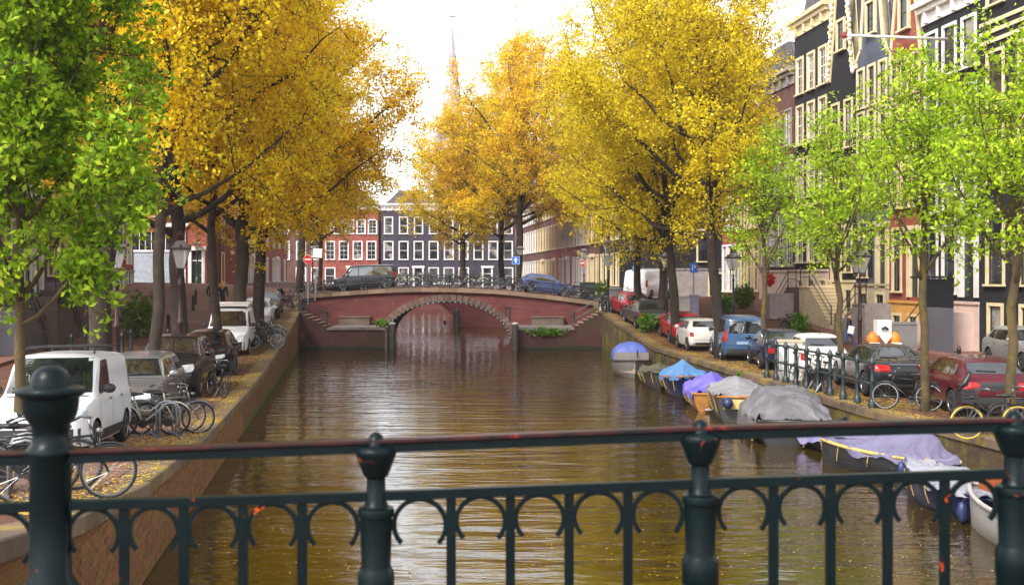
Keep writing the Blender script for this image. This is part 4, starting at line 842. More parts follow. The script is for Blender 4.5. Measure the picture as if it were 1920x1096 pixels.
c = Car('light grey car parked by the houses at the picture edge', 4.3, 1.78, 1.5, paint('light_grey', (.30, .30, .30), .4), hood=.94, hoodf=.78, belt=.95, wb_x=.95, wt_x=.3, rt_x=-1.4, rb_x=-1.9, trunk=1.0); c.std().put(18.7, 38.6, math.atan2(-1, -.02))
c = Car('white delivery van standing on the street past the bridge end', 5.0, 1.9, 2.15, white, hood=1.15, hoodf=.95, belt=1.15, wb_x=1.6, wt_x=1.05, rt_x=-2.2, rb_x=-2.45, trunk=1.1, roofw=.86, van=True, cat='van', name='parked_van', wr=.33); c.std(blank=True, tailq=((.85, .9), (.97, 1.4)), quarter=False, doors=(.5, -.5)).put(9.8, 76.5, R(60))
c = Car('dark purple grey van climbing over the bridge street', 4.9, 1.9, 1.97, paint('aubergine', (.030, .026, .036), .3), hood=1.08, hoodf=.92, belt=1.1, wb_x=1.55, wt_x=.95, rt_x=-2.1, rb_x=-2.4, trunk=1.1, roofw=.84, van=True, cat='van', name='parked_van', wr=.33); c.std(tailq=((.85, .9), (.97, 1.4)), low=m_trim, doors=(.45, -.7))
c.root.location = (px(682, 82), 82, 3.5); c.root.rotation_euler = (0, .03, PI+.25)
c = Car('blue hatchback parked on the bridge behind the bicycles', 4.1, 1.74, 1.46, paint('denim_blue', (.07, .09, .22), .4), hood=.92, hoodf=.76, belt=.93, wb_x=.95, wt_x=.3, rt_x=-1.3, rb_x=-1.8, trunk=.98); c.std(); c.root.location = (px(1024, 76.2), 76.2, BT(px(1024, 76.2))-.06); c.root.rotation_euler = (0, .13, .12)
# ------------------------------------------------------------------ boats
def hull_pts(L, B, h, bow=.5, stern=.8, n=17, sheer=.18, flare=.82):
    """rows of half sections from stern (x=-L/2) to bow (x=L/2): keel, bilge, waterline, gunwale"""
    rows = []
    for i in range(n):
        t = i/(n-1); x = -L/2+L*t
        w = B/2*(stern+(1-stern)*min(1, t/.4)**.8 if t < .4 else (1-((t-.4)/.6)**2.3)); w = max(w, .015)
        zg = h+sheer*(max(0, t-.35)/.65)**2+.04*(1-t); rake = max(0, t-.8)*.6*bow
        rows.append([(x-rake*.7, 0, -.25), (x-rake*.5, w*.55*flare, -.22), (x-rake*.2, w*flare, .04), (x, w*.96, zg*.55), (x+rake*.2, w, zg)])
    return rows
m_rope = mat('rope_yellow', (.6, .42, .12), .8, c2=(.4, .27, .08), scale=20)
def boat(label, X, Y, head, L, B, h, hm, tm=None, tarp=None, rub=None, seed=1, sheer=.18, droop=.12, ridge=.5, fold=.05, open_=False, inner=None, t0=0, t1=1, peak=.5, wide=.3, flat=False, engine=False, fender=0):
    r = empty('moored_boat', (X, Y, 0), head, label, 'boat'); H = hull_pts(L, B, h, sheer=sheer); n = len(H); rnd = random.Random(seed); ph = [rnd.uniform(0, 6) for _ in range(12)]
    for sd in (1, -1): pass
    P = np.array([[(x, -y, z) for x, y, z in row[::-1]]+[(x, y, z) for x, y, z in row[1:]] for row in H]); mb = MB(); mb.grid(P[:, ::-1])
    mb.add([tuple(p) for p in P[0]], [tuple(range(len(P[0])))]); mb.build('hull', hm, r, 40)
    G = [row[-1] for row in H]
    mb = MB()
    for sy in (-1, 1): mb.tube([(x, sy*y, z) for x, y, z in G], .045, 6)
    mb.tube([(G[0][0], -G[0][1], G[0][2]), (G[0][0], G[0][1], G[0][2])], .045, 6); mb.build('rubbing_strake', rub or hm, r, True)
    mb = MB(); zf = h*.35
    mb.grid(np.array([[(row[3][0], sy*row[3][1]*.93, zf) for sy in (-1, 1)] for row in H])); mb.grid(np.array([[(row[4][0], sy*row[4][1]*.95, row[4][2]), (row[3][0], sy*row[3][1]*.93, zf)] for row in H for sy in (1,)])); mb.grid(np.array([[(row[4][0], -row[4][1]*.95, row[4][2]), (row[3][0], -row[3][1]*.93, zf)] for row in H])[:, ::-1]); mb.build('inside', inner or hm, r)
    if open_:
        for t in (.25, .5, .72):
            row = H[int(t*(n-1))]; mb = MB(); mb.bb(row[3][0]-.14, row[3][0]+.14, -row[3][1]*.94, row[3][1]*.94, zf+.18, zf+.22); mb.build('thwart', inner or hm, r)
    if tarp:
        nu, nv = 110, 61; U = np.linspace(t0, t1, nu); V = np.linspace(-1, 1, nv); A = np.zeros((nu, nv, 3))
        gx = np.array([g[0] for g in G]); gy = np.array([g[1] for g in G]); gzz = np.array([g[2] for g in G]); tt = np.linspace(0, 1, n)
        for i, u in enumerate(U):
            x, y, z = np.interp(u, tt, gx), np.interp(u, tt, gy), np.interp(u, tt, gzz)
            bell = math.exp(-(abs(u-peak)/wide)**2) if not flat else min(1, max(0, (wide+.16-abs(u-peak))/.2)); rg = ridge*(bell*.85+.15*math.exp(-((u-.15-.6*peak)/.10)**2)); e = min(1, min(u-t0, t1-u)*14+.15)
            for j, v in enumerate(V):
                a = abs(v); s_ = 1 if v > 0 else -1
                if a < .8: q = a/.8; yy = q*y*1.05; zz = z+.04+rg*e*((1-q**1.12)-.13*math.sin(PI*q) if not flat else min(1, (1-q)/.5+.02*math.sin(u*21))*(.93+.07*math.cos(q*3)))
                else: q = (a-.8)/.2; yy = y*1.05+.02*q; zz = z+.04-q*(droop+.05*math.sin(u*23+ph[0]+s_)+.03*math.sin(u*51+ph[1]))
                f = 0; du = u-peak
                for k in range(7):                       # creases: narrow ridges fanning out from the high point and lying across the hull
                    c_ = math.sin(du*(14+9*k)*(1-.45*a)+s_*(k % 3)*1.3+ph[k]+1.4*math.sin(v*2.5+ph[(k+4) % 12]+u*4)*(.5 if k < 3 else 1)); f += (1-abs(c_))**4*(1.0 if k < 3 else .5)*(1 if k % 2 else -.6)
                w_ = (.25+.75*min(1, a*1.2))*(1 if a < .8 else .45)
                sag = .03*math.sin(u*8+v*3+ph[9])+.02*math.sin(u*19-v*6+ph[10])
                A[i, j] = (x+.03*math.sin(v*7+ph[8]), s_*yy+(.03*math.sin(u*37+ph[3]) if a > .8 else 0), zz+fold*w_*f*1.0+sag*(.5+ridge))
        mb = MB(); mb.grid(A[:, ::-1]); o = mb.build('tarpaulin', tarp, r, True)
        for k in range(5):
            u = t0+(t1-t0)*(.12+.19*k); x, y, z = np.interp(u, tt, gx), np.interp(u, tt, gy), np.interp(u, tt, gzz)
            for sy in (-1, 1): mb = MB(); mb.tube([(x, sy*(y*1.05+.04), z-droop*.5), (x+.03, sy*(y+.03), z-droop-.12), (x+.05, sy*y*.92, z*.3)], .012, 5); mb.build('tie_rope', m_rope, r)
    if engine:
        mb = MB(); x = G[0][0]-.12; mb.ball((x-.1, 0, h+.22), (.2, .17, .22), 10, 7); mb.box((x-.1, 0, h*.4), (.14, .1, h*1.2)); mb.build('outboard_motor', m_trim, r, True)
    for k in range(fender):
        row = H[3+k*5]; sy = 1; mb = MB(); mb.ball((row[4][0], sy*(row[4][1]+.1), h*.45), (.1, .1, .2), 8, 6); mb.tube([(row[4][0], sy*row[4][1], row[4][2]), (row[4][0], sy*(row[4][1]+.1), h*.45+.18)], .01, 4); mb.build('fender', m_fend, r, True)
    return r
def cloth(name, c, c2, rough=.6): return mat('tarp_'+name, c, rough, c2=c2, scale=2.2, bumps=.12, dirt=(tuple(v*.6 for v in c), 1.5, .62))
m_fend = mat('blue_fender', (.02, .03, .1), .4); h_grey = mat('hull_grey', (.22, .20, .185), .4, c2=(.16, .145, .13), scale=1.5); h_navy = mat('hull_navy', (.008, .014, .06), .25); h_dark = mat('hull_dark', (.018, .017, .020), .4, c2=(.03, .028, .028)); h_wood = mat('hull_varnish', (.40, .17, .03), .3, c2=(.28, .11, .02), scale=5)
h_steel = mat('hull_dark_steel', (.05, .047, .045), .45); h_white = mat('hull_white', (.42, .40, .385), .4, c2=(.33, .31, .30), scale=1.5, dirt=((.30, .22, .16), 2, .64)); h_pink = mat('boat_deck_pink', (.48, .36, .32), .6)
T = PI/2
def bx_(x, wl): d = 9000/(wl-520); return px(x, d), d
X, Y = bx_(1190, 708); r = boat('grey motorboat with raised blue canopy nearest the bridge', X+.1, Y+2.1, -T-.05, 4.8, 1.9, .62, h_grey, open_=True, inner=h_pink, rub=h_steel, engine=False, fender=1)
A = np.array([[(x_, .9*w_*math.cos(a), .66+.78*h_*math.sin(a)**.8+.015*math.sin(a*9+x_*6)) for a in np.linspace(0, PI, 25)] for x_, w_, h_ in ((-2.1, .75, .05), (-1.95, .9, .55), (-1.6, 1, .9), (-1.1, 1, 1.0), (-.75, .98, .97), (-.5, .96, .7), (-.38, .95, .2), (-.36, .95, .02))]); mb = MB(); mb.grid(A); mb.build('canopy', cloth('cobalt', (.09, .13, .42), (.06, .09, .32)), r, True)
mb = MB(); mb.tube([(.2+.16*math.cos(a), .25+.0, 1.0+.16*math.sin(a)) for a in np.linspace(0, 2*PI, 14)], .018, 5); mb.tube([(.2, .25, 1.0), (.0, .25, .75)], .02, 5); mb.build('steering_wheel', m_black, r)
mb = MB(); mb.bb(-.25, .0, -.8, .8, .5, .98); mb.build('console', h_grey, r)
X, Y = bx_(1246, 727); boat('low grey boat under a crumpled olive tarpaulin', X, Y+1.6, -T-.1, 4.2, 1.65, .48, h_steel, tarp=cloth('olive', (.10, .095, .065), (.075, .07, .05)), ridge=.34, fold=.09, seed=2, droop=.04)
X, Y = bx_(1290, 742); boat('navy boat under a peaked sky blue tarpaulin', X+.05, Y+1.5, -T-.15, 4.4, 1.75, .62, h_navy, rub=h_wood, tarp=cloth('sky_blue', (.10, .24, .50), (.07, .18, .40)), ridge=.6, fold=.08, seed=3, peak=.42, droop=.12)
X, Y = bx_(1352, 768); r = boat('wooden boat under a draped violet tarpaulin with a stern ladder', X-.05, Y+1.6, T-.1, 4.3, 1.85, .55, h_wood, rub=h_wood, tarp=cloth('violet', (.15, .12, .55), (.11, .085, .42)), ridge=.62, fold=.17, seed=4, droop=.2, peak=.45)
mb = MB(); [mb.tube([(-2.25, s_*.25, .9), (-2.3, s_*.25, .1)], .02, 6) for s_ in (-1, 1)]; mb.tube([(-2.28, -.25, .35), (-2.28, .25, .35)], .02, 6); mb.bb(-2.55, -2.2, -.4, .4, .1, .15); mb.build('stern_ladder', m_chrome, r)
X, Y = bx_(1405, 788); r = boat('grey covered boat with yellow transom and orange strake', X, Y+1.9, T-.12, 4.8, 1.9, .75, h_steel, rub=h_wood, tarp=cloth('pale_grey', (.26, .25, .27), (.2, .19, .21)), ridge=.38, fold=.08, seed=5, droop=.03, peak=.6)
mb = MB(); mb.bb(-2.46, -2.41, -.62, .62, .42, .72); mb.build('yellow_transom_board', mat('pale_yellow', (.72, .58, .22), .5), r); mb = MB(); mb.ball((-2.6, .5, .62), (.2, .18, .18), 10, 7); mb.build('motor_cowl', m_fend, r, True)
X, Y = bx_(1500, 832); boat('large boat hidden under a folded charcoal grey cover', X, Y+2.1, T-.1, 5.0, 2.3, .62, h_dark, tarp=cloth('charcoal', (.14, .13, .145), (.10, .095, .105)), ridge=.62, fold=.2, seed=6, droop=.5, peak=.42, wide=.3, flat=True)
X, Y = bx_(1590, 852); boat('flat boat with smooth lilac cover and blue edging', X+.05, Y+1.2, T+.32, 4.2, 1.9, .42, h_dark, tarp=cloth('lilac', (.27, .245, .44), (.22, .20, .37)), rub=mat('royal_blue', (.04, .04, .32), .5), ridge=.12, fold=.015, seed=7, droop=.28, peak=.5)
X, Y = bx_(1722, 888); r = boat('dark boat under a purple grey tarpaulin with a rope strake', X-.1, Y+.3, R(150), 4.0, 1.8, .42, h_dark, rub=m_rope, tarp=cloth('purple_grey', (.16, .145, .24), (.125, .11, .19)), ridge=.5, fold=.07, seed=8, droop=.12, peak=.45, fender=2)
mb = MB(); mb.box((1.6, -.1, .95), (.35, .5, .3), M=Matrix.Rotation(.4, 3, 'Y')); mb.build('windscreen_hood', m_black, r)
X, Y = bx_(1825, 975); boat('dark boat with a crumpled pale silver cover by the fence post', X+.15, Y+.9, T+.25, 3.4, 1.5, .5, h_navy, tarp=cloth('silver', (.27, .27, .31), (.21, .21, .25)), ridge=.22, fold=.1, seed=9, droop=.06, fender=1)
X, Y = bx_(1885, 1010); r = boat('weathered white boat with a wooden seat board nearest the camera', X+.35, Y-.9, T+.16, 4.6, 1.75, .6, h_white, rub=h_white, open_=True, inner=h_grey, sheer=.12, fender=1)
mb = MB(); mb.box((.5, .42, .95), (1.7, .05, .3)); mb.build('wooden_board', mat('mahogany', (.33, .09, .03), .4, c2=(.25, .06, .02), scale=6), r)
mb = MB(); mb.ball((.9, -.2, .95), (.35, .3, .28), 12, 8); mb.build('white_bundle', m_white, r, True)
mb = MB(); mb.ball(at(944-.0, 574, 90), .3, 12, 8)
mb2 = MB(); X, Y = px(834, 105), 105; mb2.ball((X, Y, .14), .18, 12, 8); tag(mb2.build('mooring_buoy', mat('red_buoy', (.6, .02, .02), .4), smooth=True), 'small red buoy floating beyond the arch', 'buoy')

# ------------------------------------------------------------------ bicycles
m_frame = [mat('bike_black', (.012, .012, .014), .35), mat('bike_grey', (.18, .18, .19), .35, .5), mat('bike_cream', (.6, .56, .46), .4)]
m_spoke = mat('spoke_steel', (.26, .26, .27), .35, .9); m_sad = mat('saddle', (.02, .017, .015), .5)
def wheel_mesh(r, tm):
    M = Matrix.Rotation(R(90), 3, 'X'); t = MB(); t.lathe([(r+.018*math.cos(a), .018*math.sin(a)) for a in np.linspace(0, 2*PI, 9)], n=28, M=M, cap=False)
    q = MB(); q.lathe([(r-.02, -.012), (r-.035, -.012), (r-.035, .012), (r-.02, .012), (r-.02, -.012)], n=28, M=M, cap=False); q.lathe([(0, -.04), (.025, -.04), (.025, .04), (0, .04)], n=8, M=M)
    for k in range(16): a = 2*PI*k/16; q.tube([(.02*math.cos(a+.6), .02*(-1)**k, .02*math.sin(a+.6)), ((r-.03)*math.cos(a), 0, (r-.03)*math.sin(a))], .0022, 3, False)
    return t.mesh('tyre', tm, True), q.mesh('spokes', m_spoke)
m_ty_y = mat('tyre_yellow', (.75, .48, .06), .6)
WH = {0: wheel_mesh(.335, m_tyre), 1: wheel_mesh(.335, m_ty_y)}
def make_bike(fm, wheel=0, crate=False, kind=0):
    b = empty('bicycle', cat='bicycle'); ax = .53
    for x in (-ax, ax):
        w = empty('wheel', (x, 0, .353)); w.parent = b; link('tyre', WH[wheel][0], w); tag(link('spokes', WH[wheel][1], w), kind='stuff')
    f = MB(); bb, st, ht, hb = (-.1, 0, .29), (-.25, 0, .78), (.34, 0, .86), (.37, 0, .66)
    f.tube([(-.27, 0, .84), bb], .017, 6); f.tube([bb, hb], .018, 6)
    if kind == 0: f.tube([st, (.34, 0, .82)], .016, 6)
    else: f.tube([(-.19, 0, .58), (.05, 0, .55), (.35, 0, .76)], .017, 6)
    f.tube([(.32, 0, .92), hb], .02, 6)
    for sy in (-1, 1): f.tube([hb, (.41, sy*.045, .6), (ax, sy*.05, .353)], .011, 5); f.tube([bb, (-ax, sy*.05, .353)], .01, 5); f.tube([st, (-ax, sy*.05, .353)], .009, 5)
    f.build('frame', fm, b, True)
    for x in (-ax, ax):
        g = MB(); P = [(x+.372*math.cos(a), 0, .353+.372*math.sin(a)) for a in (np.linspace(.3, 3.0, 10) if x < 0 else np.linspace(.5, 2.6, 8))]; g.tube(P, .018, 5); g.build('mudguard', fm, b, True)
    h = MB(); h.tube([(.31, 0, .9), (.29, 0, 1.03)], .015, 6); h.tube([(.08, -.29, 1.02), (.2, -.27, 1.07), (.31, -.12, 1.05), (.31, .12, 1.05), (.2, .27, 1.07), (.08, .29, 1.02)], .014, 6); h.build('handlebar', m_spoke, b, True)
    for sy in (-1, 1): g = MB(); g.tube([(.05, sy*.293, 1.01), (.15, sy*.285, 1.05)], .02, 6); g.build('grip', m_sad, b)
    s = MB(); s.ball((-.3, 0, .92), (.15, .085, .045), 10, 6); s.ball((-.18, 0, .92), (.12, .04, .03), 8, 5); s.tube([(-.28, 0, .9), (-.26, 0, .8)], .014, 6); s.build('saddle', m_sad, b, True)
    c = MB(); c.lathe([(.095, -.008), (.095, .008)], (bb[0], -.05, bb[2]), 14, Matrix.Rotation(R(90), 3, 'X')); c.bb(-ax, -.1, -.065, -.04, .32, .37); c.tube([(bb[0], -.08, bb[2]), (bb[0]+.12, -.08, bb[2]-.12)], .01, 4); c.tube([(bb[0], .08, bb[2]), (bb[0]-.12, .08, bb[2]+.12)], .01, 4); c.build('chain_case', m_sad, b)
    k = MB(); k.bb(-.72, -.36, -.06, .06, .735, .75); k.tube([(-.7, .05, .735), (-ax, .05, .36)], .006, 4); k.tube([(-.7, -.05, .735), (-ax, -.05, .36)], .006, 4); k.build('carrier', fm, b)
    l = MB(); l.ball((.42, 0, .88), (.05, .04, .04), 8, 5); l.build('lamp', m_spoke, b)
    st_ = MB(); st_.tube([(-.25, .05, .3), (-.32, .2, .03)], .01, 4); st_.build('kickstand', m_spoke, b)
    if crate:
        k = MB(); x0, x1, y0, y1, z0, z1 = .36, .70, -.2, .2, .78, 1.04
        k.bb(x0, x1, y0, y1, z0, z0+.02)
        for z in (z0+.02, z0+.09, z0+.16, z1-.04): k.bb(x0, x0+.015, y0, y1, z+.003, z+.043); k.bb(x1-.015, x1, y0, y1, z+.003, z+.043); k.bb(x0+.016, x1-.016, y0, y0+.015, z+.003, z+.043); k.bb(x0+.016, x1-.016, y1-.015, y1, z+.003, z+.043)
        for x in (x0+.002, x1-.03): [k.bb(x, x+.028, y, y+.028, z0+.02, z1) for y in (y0+.002, y1-.03)]
        k.build('crate', m_black, b)
    return b
bikes = [Proto(lambda: make_bike(m_frame[0])), Proto(lambda: make_bike(m_frame[1])), Proto(lambda: make_bike(m_frame[0], kind=1)), Proto(lambda: make_bike(m_frame[2], kind=1))]
BG = 'bicycles'
def bike(i, X, Y, rz, label, z=None, lean=.12, group=None, sc=1.0):
    o = bikes[i].get() if isinstance(i, int) else i; place(o, (X, Y, gz(X, Y)+.002 if z is None else z), rz, label, sc, group); o.rotation_euler[0] = lean; return o
def bike_front(X, Y): return
brx = [(870, 0, 'black bicycle leaning on the bridge railing over the arch crown'), (893, 3, 'cream bicycle just right of the arch crown on the bridge'), (922, 1, 'grey bicycle on the bridge below the blue arrow sign'), (845, 2, 'step-through bicycle on the bridge left of the arch crown'),
       (812, 1, 'grey bicycle on the bridge railing left of centre'), (788, 0, 'black bicycle on the bridge behind the crown of coping stones'), (960, 0, 'black bicycle with mudguards near the blue hatchback on the bridge'), (985, 2, 'low step-through bicycle before the blue hatchback'), (765, 3, 'cream bicycle on the bridge right of the dark van'),
       (740, 0, 'black bicycle at the tail of the dark van'), (1075, 1, 'grey bicycle on the descending right end of the bridge'), (1098, 2, 'step-through bicycle beside the dark bin on the bridge')]
for j, (x, i, lb) in enumerate(brx):
    d = BY0+.75+.45*(j % 2); X = px(x, d); bike(i, X, d, (0 if j % 3 else PI)+random.uniform(-.18, .18), lb, BT(X)+.045, random.choice((-.1, .1)))
for j, (x, i, lb) in enumerate([(800, 0, 'black bicycle against the rear bridge railing'), (775, 1, 'grey bicycle against the rear railing near the dark van'), (855, 2, 'step-through bicycle at the rear railing over the arch'), (905, 0, 'black bicycle at the rear railing by the tall amber tree')]):
    d = BY1-.7; X = px(x, d); bike(i, X, d, random.uniform(-.2, .2), lb, BT(X)+.045)
for x, d, i, lb, rz in [(1128, 66.6, 0, 'black bicycle standing at the top of the right stairs', 1.2), (1133, 67.6, 1, 'grey bicycle leaning by the round sign post', 1.5), (1150, 70, 2, 'step-through bicycle beside the grey bin past the bridge', .4), (1168, 71, 0, 'black bicycle behind the red hatchback at the bridge end', .2),
                    (553, 66.5, 0, 'black bicycle at the head of the left stairs', .6), (540, 68, 2, 'step-through bicycle waiting left of the bridge railing', .2), (565, 70, 1, 'grey bicycle beside the left bridge end post', .3),
                    (1345, 50.5, 0, 'black bicycle propped on the elm beside the blue van', 1.9), (1350, 47.6, 2, 'step-through bicycle heaped between elm and blue van', 1.5), (1338, 48.0, 0, 'front black bicycle of the heap by the small white car', 1.1)]:
    X = px(x, d); bike(i, X, d, rz, lb, lean=random.choice((-.14, .14)))
# left quay: bicycles in the racks
for j, (x, d, i, lb, rz) in enumerate([(492, 47.5, 0, 'front black bicycle of the cluster near the white hatchback', .35), (486, 48.3, 1, 'grey bicycle of the cluster beside the dark elm', .3), (497, 46.7, 2, 'step-through bicycle at the edge end of the cluster', .25), (482, 49.2, 0, 'rear black bicycle of the cluster against the elm', .4), (503, 48.9, 1, 'grey bicycle nearest the canal in the far cluster', .5), (495, 50.4, 3, 'cream bicycle at the back of the far cluster', .3),
                                       (440, 37.4, 2, 'bicycle with yellow tyre glint beside the black hatchback', 1.9), (406, 30.6, 0, 'black bicycle behind the off-road car by the canal edge', 2.2)]):
    X = px(x, d); bike(i, X, d, rz, lb, lean=.12 if j % 2 else -.1)
X, Y = px(272, 22.6), 22.6; bike(3, X+.05, Y, .35, 'cream and black bicycle locked in the grey rack before the estate car', lean=.1)
bike(0, X+.25, Y+.5, .42, 'black bicycle at the back of the grey rack', lean=-.08); bike(1, X+.5, Y+.25, .3, 'grey bicycle squeezed into the grey rack', lean=.05)
X, Y = px(20, 14.2), 14.2; bike(0, X, Y, .25, 'black bicycle in the rack behind the big railing post', lean=.08); bike(1, X+.12, Y+.45, .3, 'grey bicycle second in the rack behind the big railing post', lean=-.06); bike(2, X-.4, Y+.8, .2, 'step-through bicycle at the rear of the nearest rack', lean=.06)
X, Y = px(120, 13.6), 13.6; bike(0, X, Y, .3, 'black bicycle with front wheel toward the canal below the near railing', lean=-.1)
# right quay
by = make_bike(m_frame[0], 1, True, 1); X, Y = px(1862, 22.4), 22.4; bike(by, X, Y, PI-.05, 'yellow tyred bicycle with a black crate carrying a crow', lean=.06)
X2, Y2 = px(1700, 27.2), 27.2; bike(0, X2, Y2, PI-.5, 'black bicycle leaning on the young tree behind the dark red hatchback', lean=.14)
X2, Y2 = px(1925, 22.6), 22.7; bike(bikes[0].get(), X2+.1, Y2, PI-.1, 'second yellow tyred bicycle cut by the picture edge', lean=.1)
for x, d, i, lb, rz in [(1500, 33.0, 3, 'cream bicycle against the quay fence by the white cabinet', 1.75), (1520, 32.2, 0, 'black bicycle with orange lamp against the quay fence', 1.6), (1537, 31.5, 2, 'step-through bicycle on the fence before the young tree', 1.5), (1478, 57.0, 1, 'grey bicycle parked before the dark stoop', .8), (1485, 56, 0, 'black bicycle with blue child seat by the yellow steps', .5)]:
    X = px(x, d); bike(i, X, d, rz, lb, lean=.12)
# steel bicycle racks
m_galv = mat('galvanised', (.36, .37, .40), .4, .7)
def rack(label, X, Y, rz, n=4):
    r = empty('bicycle_rack', (X, Y, gz(X, Y)), rz, label, 'rack')
    for i in range(n):
        y = i*.36; mb = MB(); mb.tube([(-.2, y, .05), (-.2, y, .62), (-.14, y, .72), (0, y, .75), (.14, y, .72), (.2, y, .62), (.2, y, .05)], .022, 7); mb.build('hoop', m_galv, r, True)
    mb = MB(); mb.bb(-.25, -.19, -.2, n*.36, .0, .05); mb.bb(.17, .24, -.2, n*.36, .0, .05); mb.build('base_rail', m_galv, r); return r
X, Y = px(318, 22.2), 22.2; rack('grey steel bicycle rack in front of the estate car', X, Y, .5, 3)
X, Y = px(60, 14.2), 14.0; rack('grey steel bicycle rack behind the big railing post', X, Y, .4, 3)

# ------------------------------------------------------------------ street lamps
m_lamp = mat('lamp_maroon', (.05, .014, .016), .35, c2=(.035, .01, .012)); m_lampg = mat('lamp_green', (.015, .022, .022), .35); m_lroof = mat('lamp_roof', (.35, .34, .36), .3, .6)
def glassy():
    m, t, b = nodes('lantern_glass'); b.inputs['Base Color'].default_value = (.8, .78, .74, 1); b.inputs['Roughness'].default_value = .08; b.inputs['Alpha'].default_value = .32; return m
m_lg = glassy()
def make_lamp(pm):
    r = empty('street_lamp', cat='street lamp')
    mb = MB(); mb.lathe([(.17, 0), (.17, .5), (.12, .56), (.10, .7), (.075, .8), (.07, 1.9), (.095, 1.95), (.095, 2.05), (.062, 2.12), (.052, 3.1), (.08, 3.16), (.05, 3.25), (.045, 3.42)], n=14); mb.build('post', pm, r, 45)
    mb = MB()
    for a in range(4): c, s_ = math.cos(a*PI/2+PI/4), math.sin(a*PI/2+PI/4); mb.tube([(.04*c, .04*s_, 3.36), (.15*c, .15*s_, 3.48), (.13*c, .13*s_, 3.66)], .016, 5)
    mb.build('lantern_yoke', pm, r, True)
    b0, b1, z0, z1 = .125, .265, 3.66, 4.22; mb = MB(); mb.bb(-b0-.015, b0+.015, -b0-.015, b0+.015, z0-.03, z0)
    for sx in (-1, 1):
        for sy in (-1, 1): mb.tube([(sx*b0, sy*b0, z0), (sx*b1, sy*b1, z1)], .014, 5)
    for a, b_ in ((-1, 0), (1, 0), (0, -1), (0, 1)): mb.box((a*(b1+.015), b_*(b1+.015), z1+.02), (.07 if a else b1*2+.1, .07 if b_ else b1*2+.1 if not b_ else .07, .06)) if a else mb.box((0, b_*(b1+.015), z1+.02), (b1*2-.045, .07, .06))
    mb.build('lantern_frame', pm, r)
    for k in range(4):
        mb = MB(); q = Matrix.Rotation(k*PI/2, 3, 'Z'); ps = [q @ Vector(p) for p in ((-b0, -b0, z0), (b0, -b0, z0), (b1, -b1, z1), (-b1, -b1, z1))]; n_ = (q @ Vector((0, .008, 0)))
        mb.add([tuple(p) for p in ps]+[tuple(p+n_) for p in ps], [(0, 1, 2, 3), (7, 6, 5, 4), (0, 4, 5, 1), (2, 6, 7, 3)]); mb.build('pane', m_lg, r)
    mb = MB(); mb.lathe([(.40, z1+.052), (.26, z1+.17), (.15, z1+.27), (.12, z1+.28)], n=4, M=Matrix.Rotation(PI/4, 3, 'Z')); mb.build('roof', m_lroof, r)
    mb = MB(); mb.lathe([(.13, z1+.281), (.15, z1+.33), (.10, z1+.36), (.13, z1+.42), (.05, z1+.50), (.03, z1+.53), (0, z1+.56)], n=10); [mb.ball((.30*math.cos(a*PI/4), .30*math.sin(a*PI/4), z1+.10), (.035, .035, .05), 6, 4) for a in range(8)]; mb.build('crown', pm, r, 45)
    mb = MB(); mb.lathe([(.03, z0), (.035, z0+.2), (.06, z0+.24), (.06, z0+.34), (0, z0+.38)], n=8); mb.build('burner', m_spoke, r, True); return r
lampA, lampB = Proto(lambda: make_lamp(m_lamp)), Proto(lambda: make_lamp(m_lampg))
for p, x, d, zt, lb in [(lampA, 338, 33, 433, 'maroon street lamp before the stout elm on the left quay'), (lampA, 1612, 36.5, 452, 'maroon street lamp behind the black coupe'), (lampB, 1375, 52, 462, 'dark street lamp behind the blue van'), (lampB, 1250, 56.5, 463, 'dark street lamp by the elm with the weed tuft'), (lampB, 1187, 75, 443, 'dark street lamp beside the white van past the bridge'),
                        (lampB, 1140, 67.2, 440, 'dark street lamp carrying the round grey sign at the bridge corner'), (lampB, 975, 98.6, 455, 'dark street lamp behind the blue arrow sign'), (lampB, 1095, 91, 460, 'dark street lamp before the pink house beyond the bridge'), (lampB, 586, 80, 455, 'dark street lamp behind the no entry sign'), (lampB, 370, 84, 448, 'slim dark street lamp before the white roller shutter shopfront'), (lampA, 219, 30.5, 520, 'maroon post of a street lamp beside the thick elm')]:
    X = px(x, d); g0 = gz(X, d); top = EYE-(zt-HOR)*d/FPX; h = (top-g0)/4.78
    if x == 219: h = 1.0
    o = p.get(); place(o, (X, d, g0), .35, lb, (max(.9, h**.5), max(.9, h**.5), h))

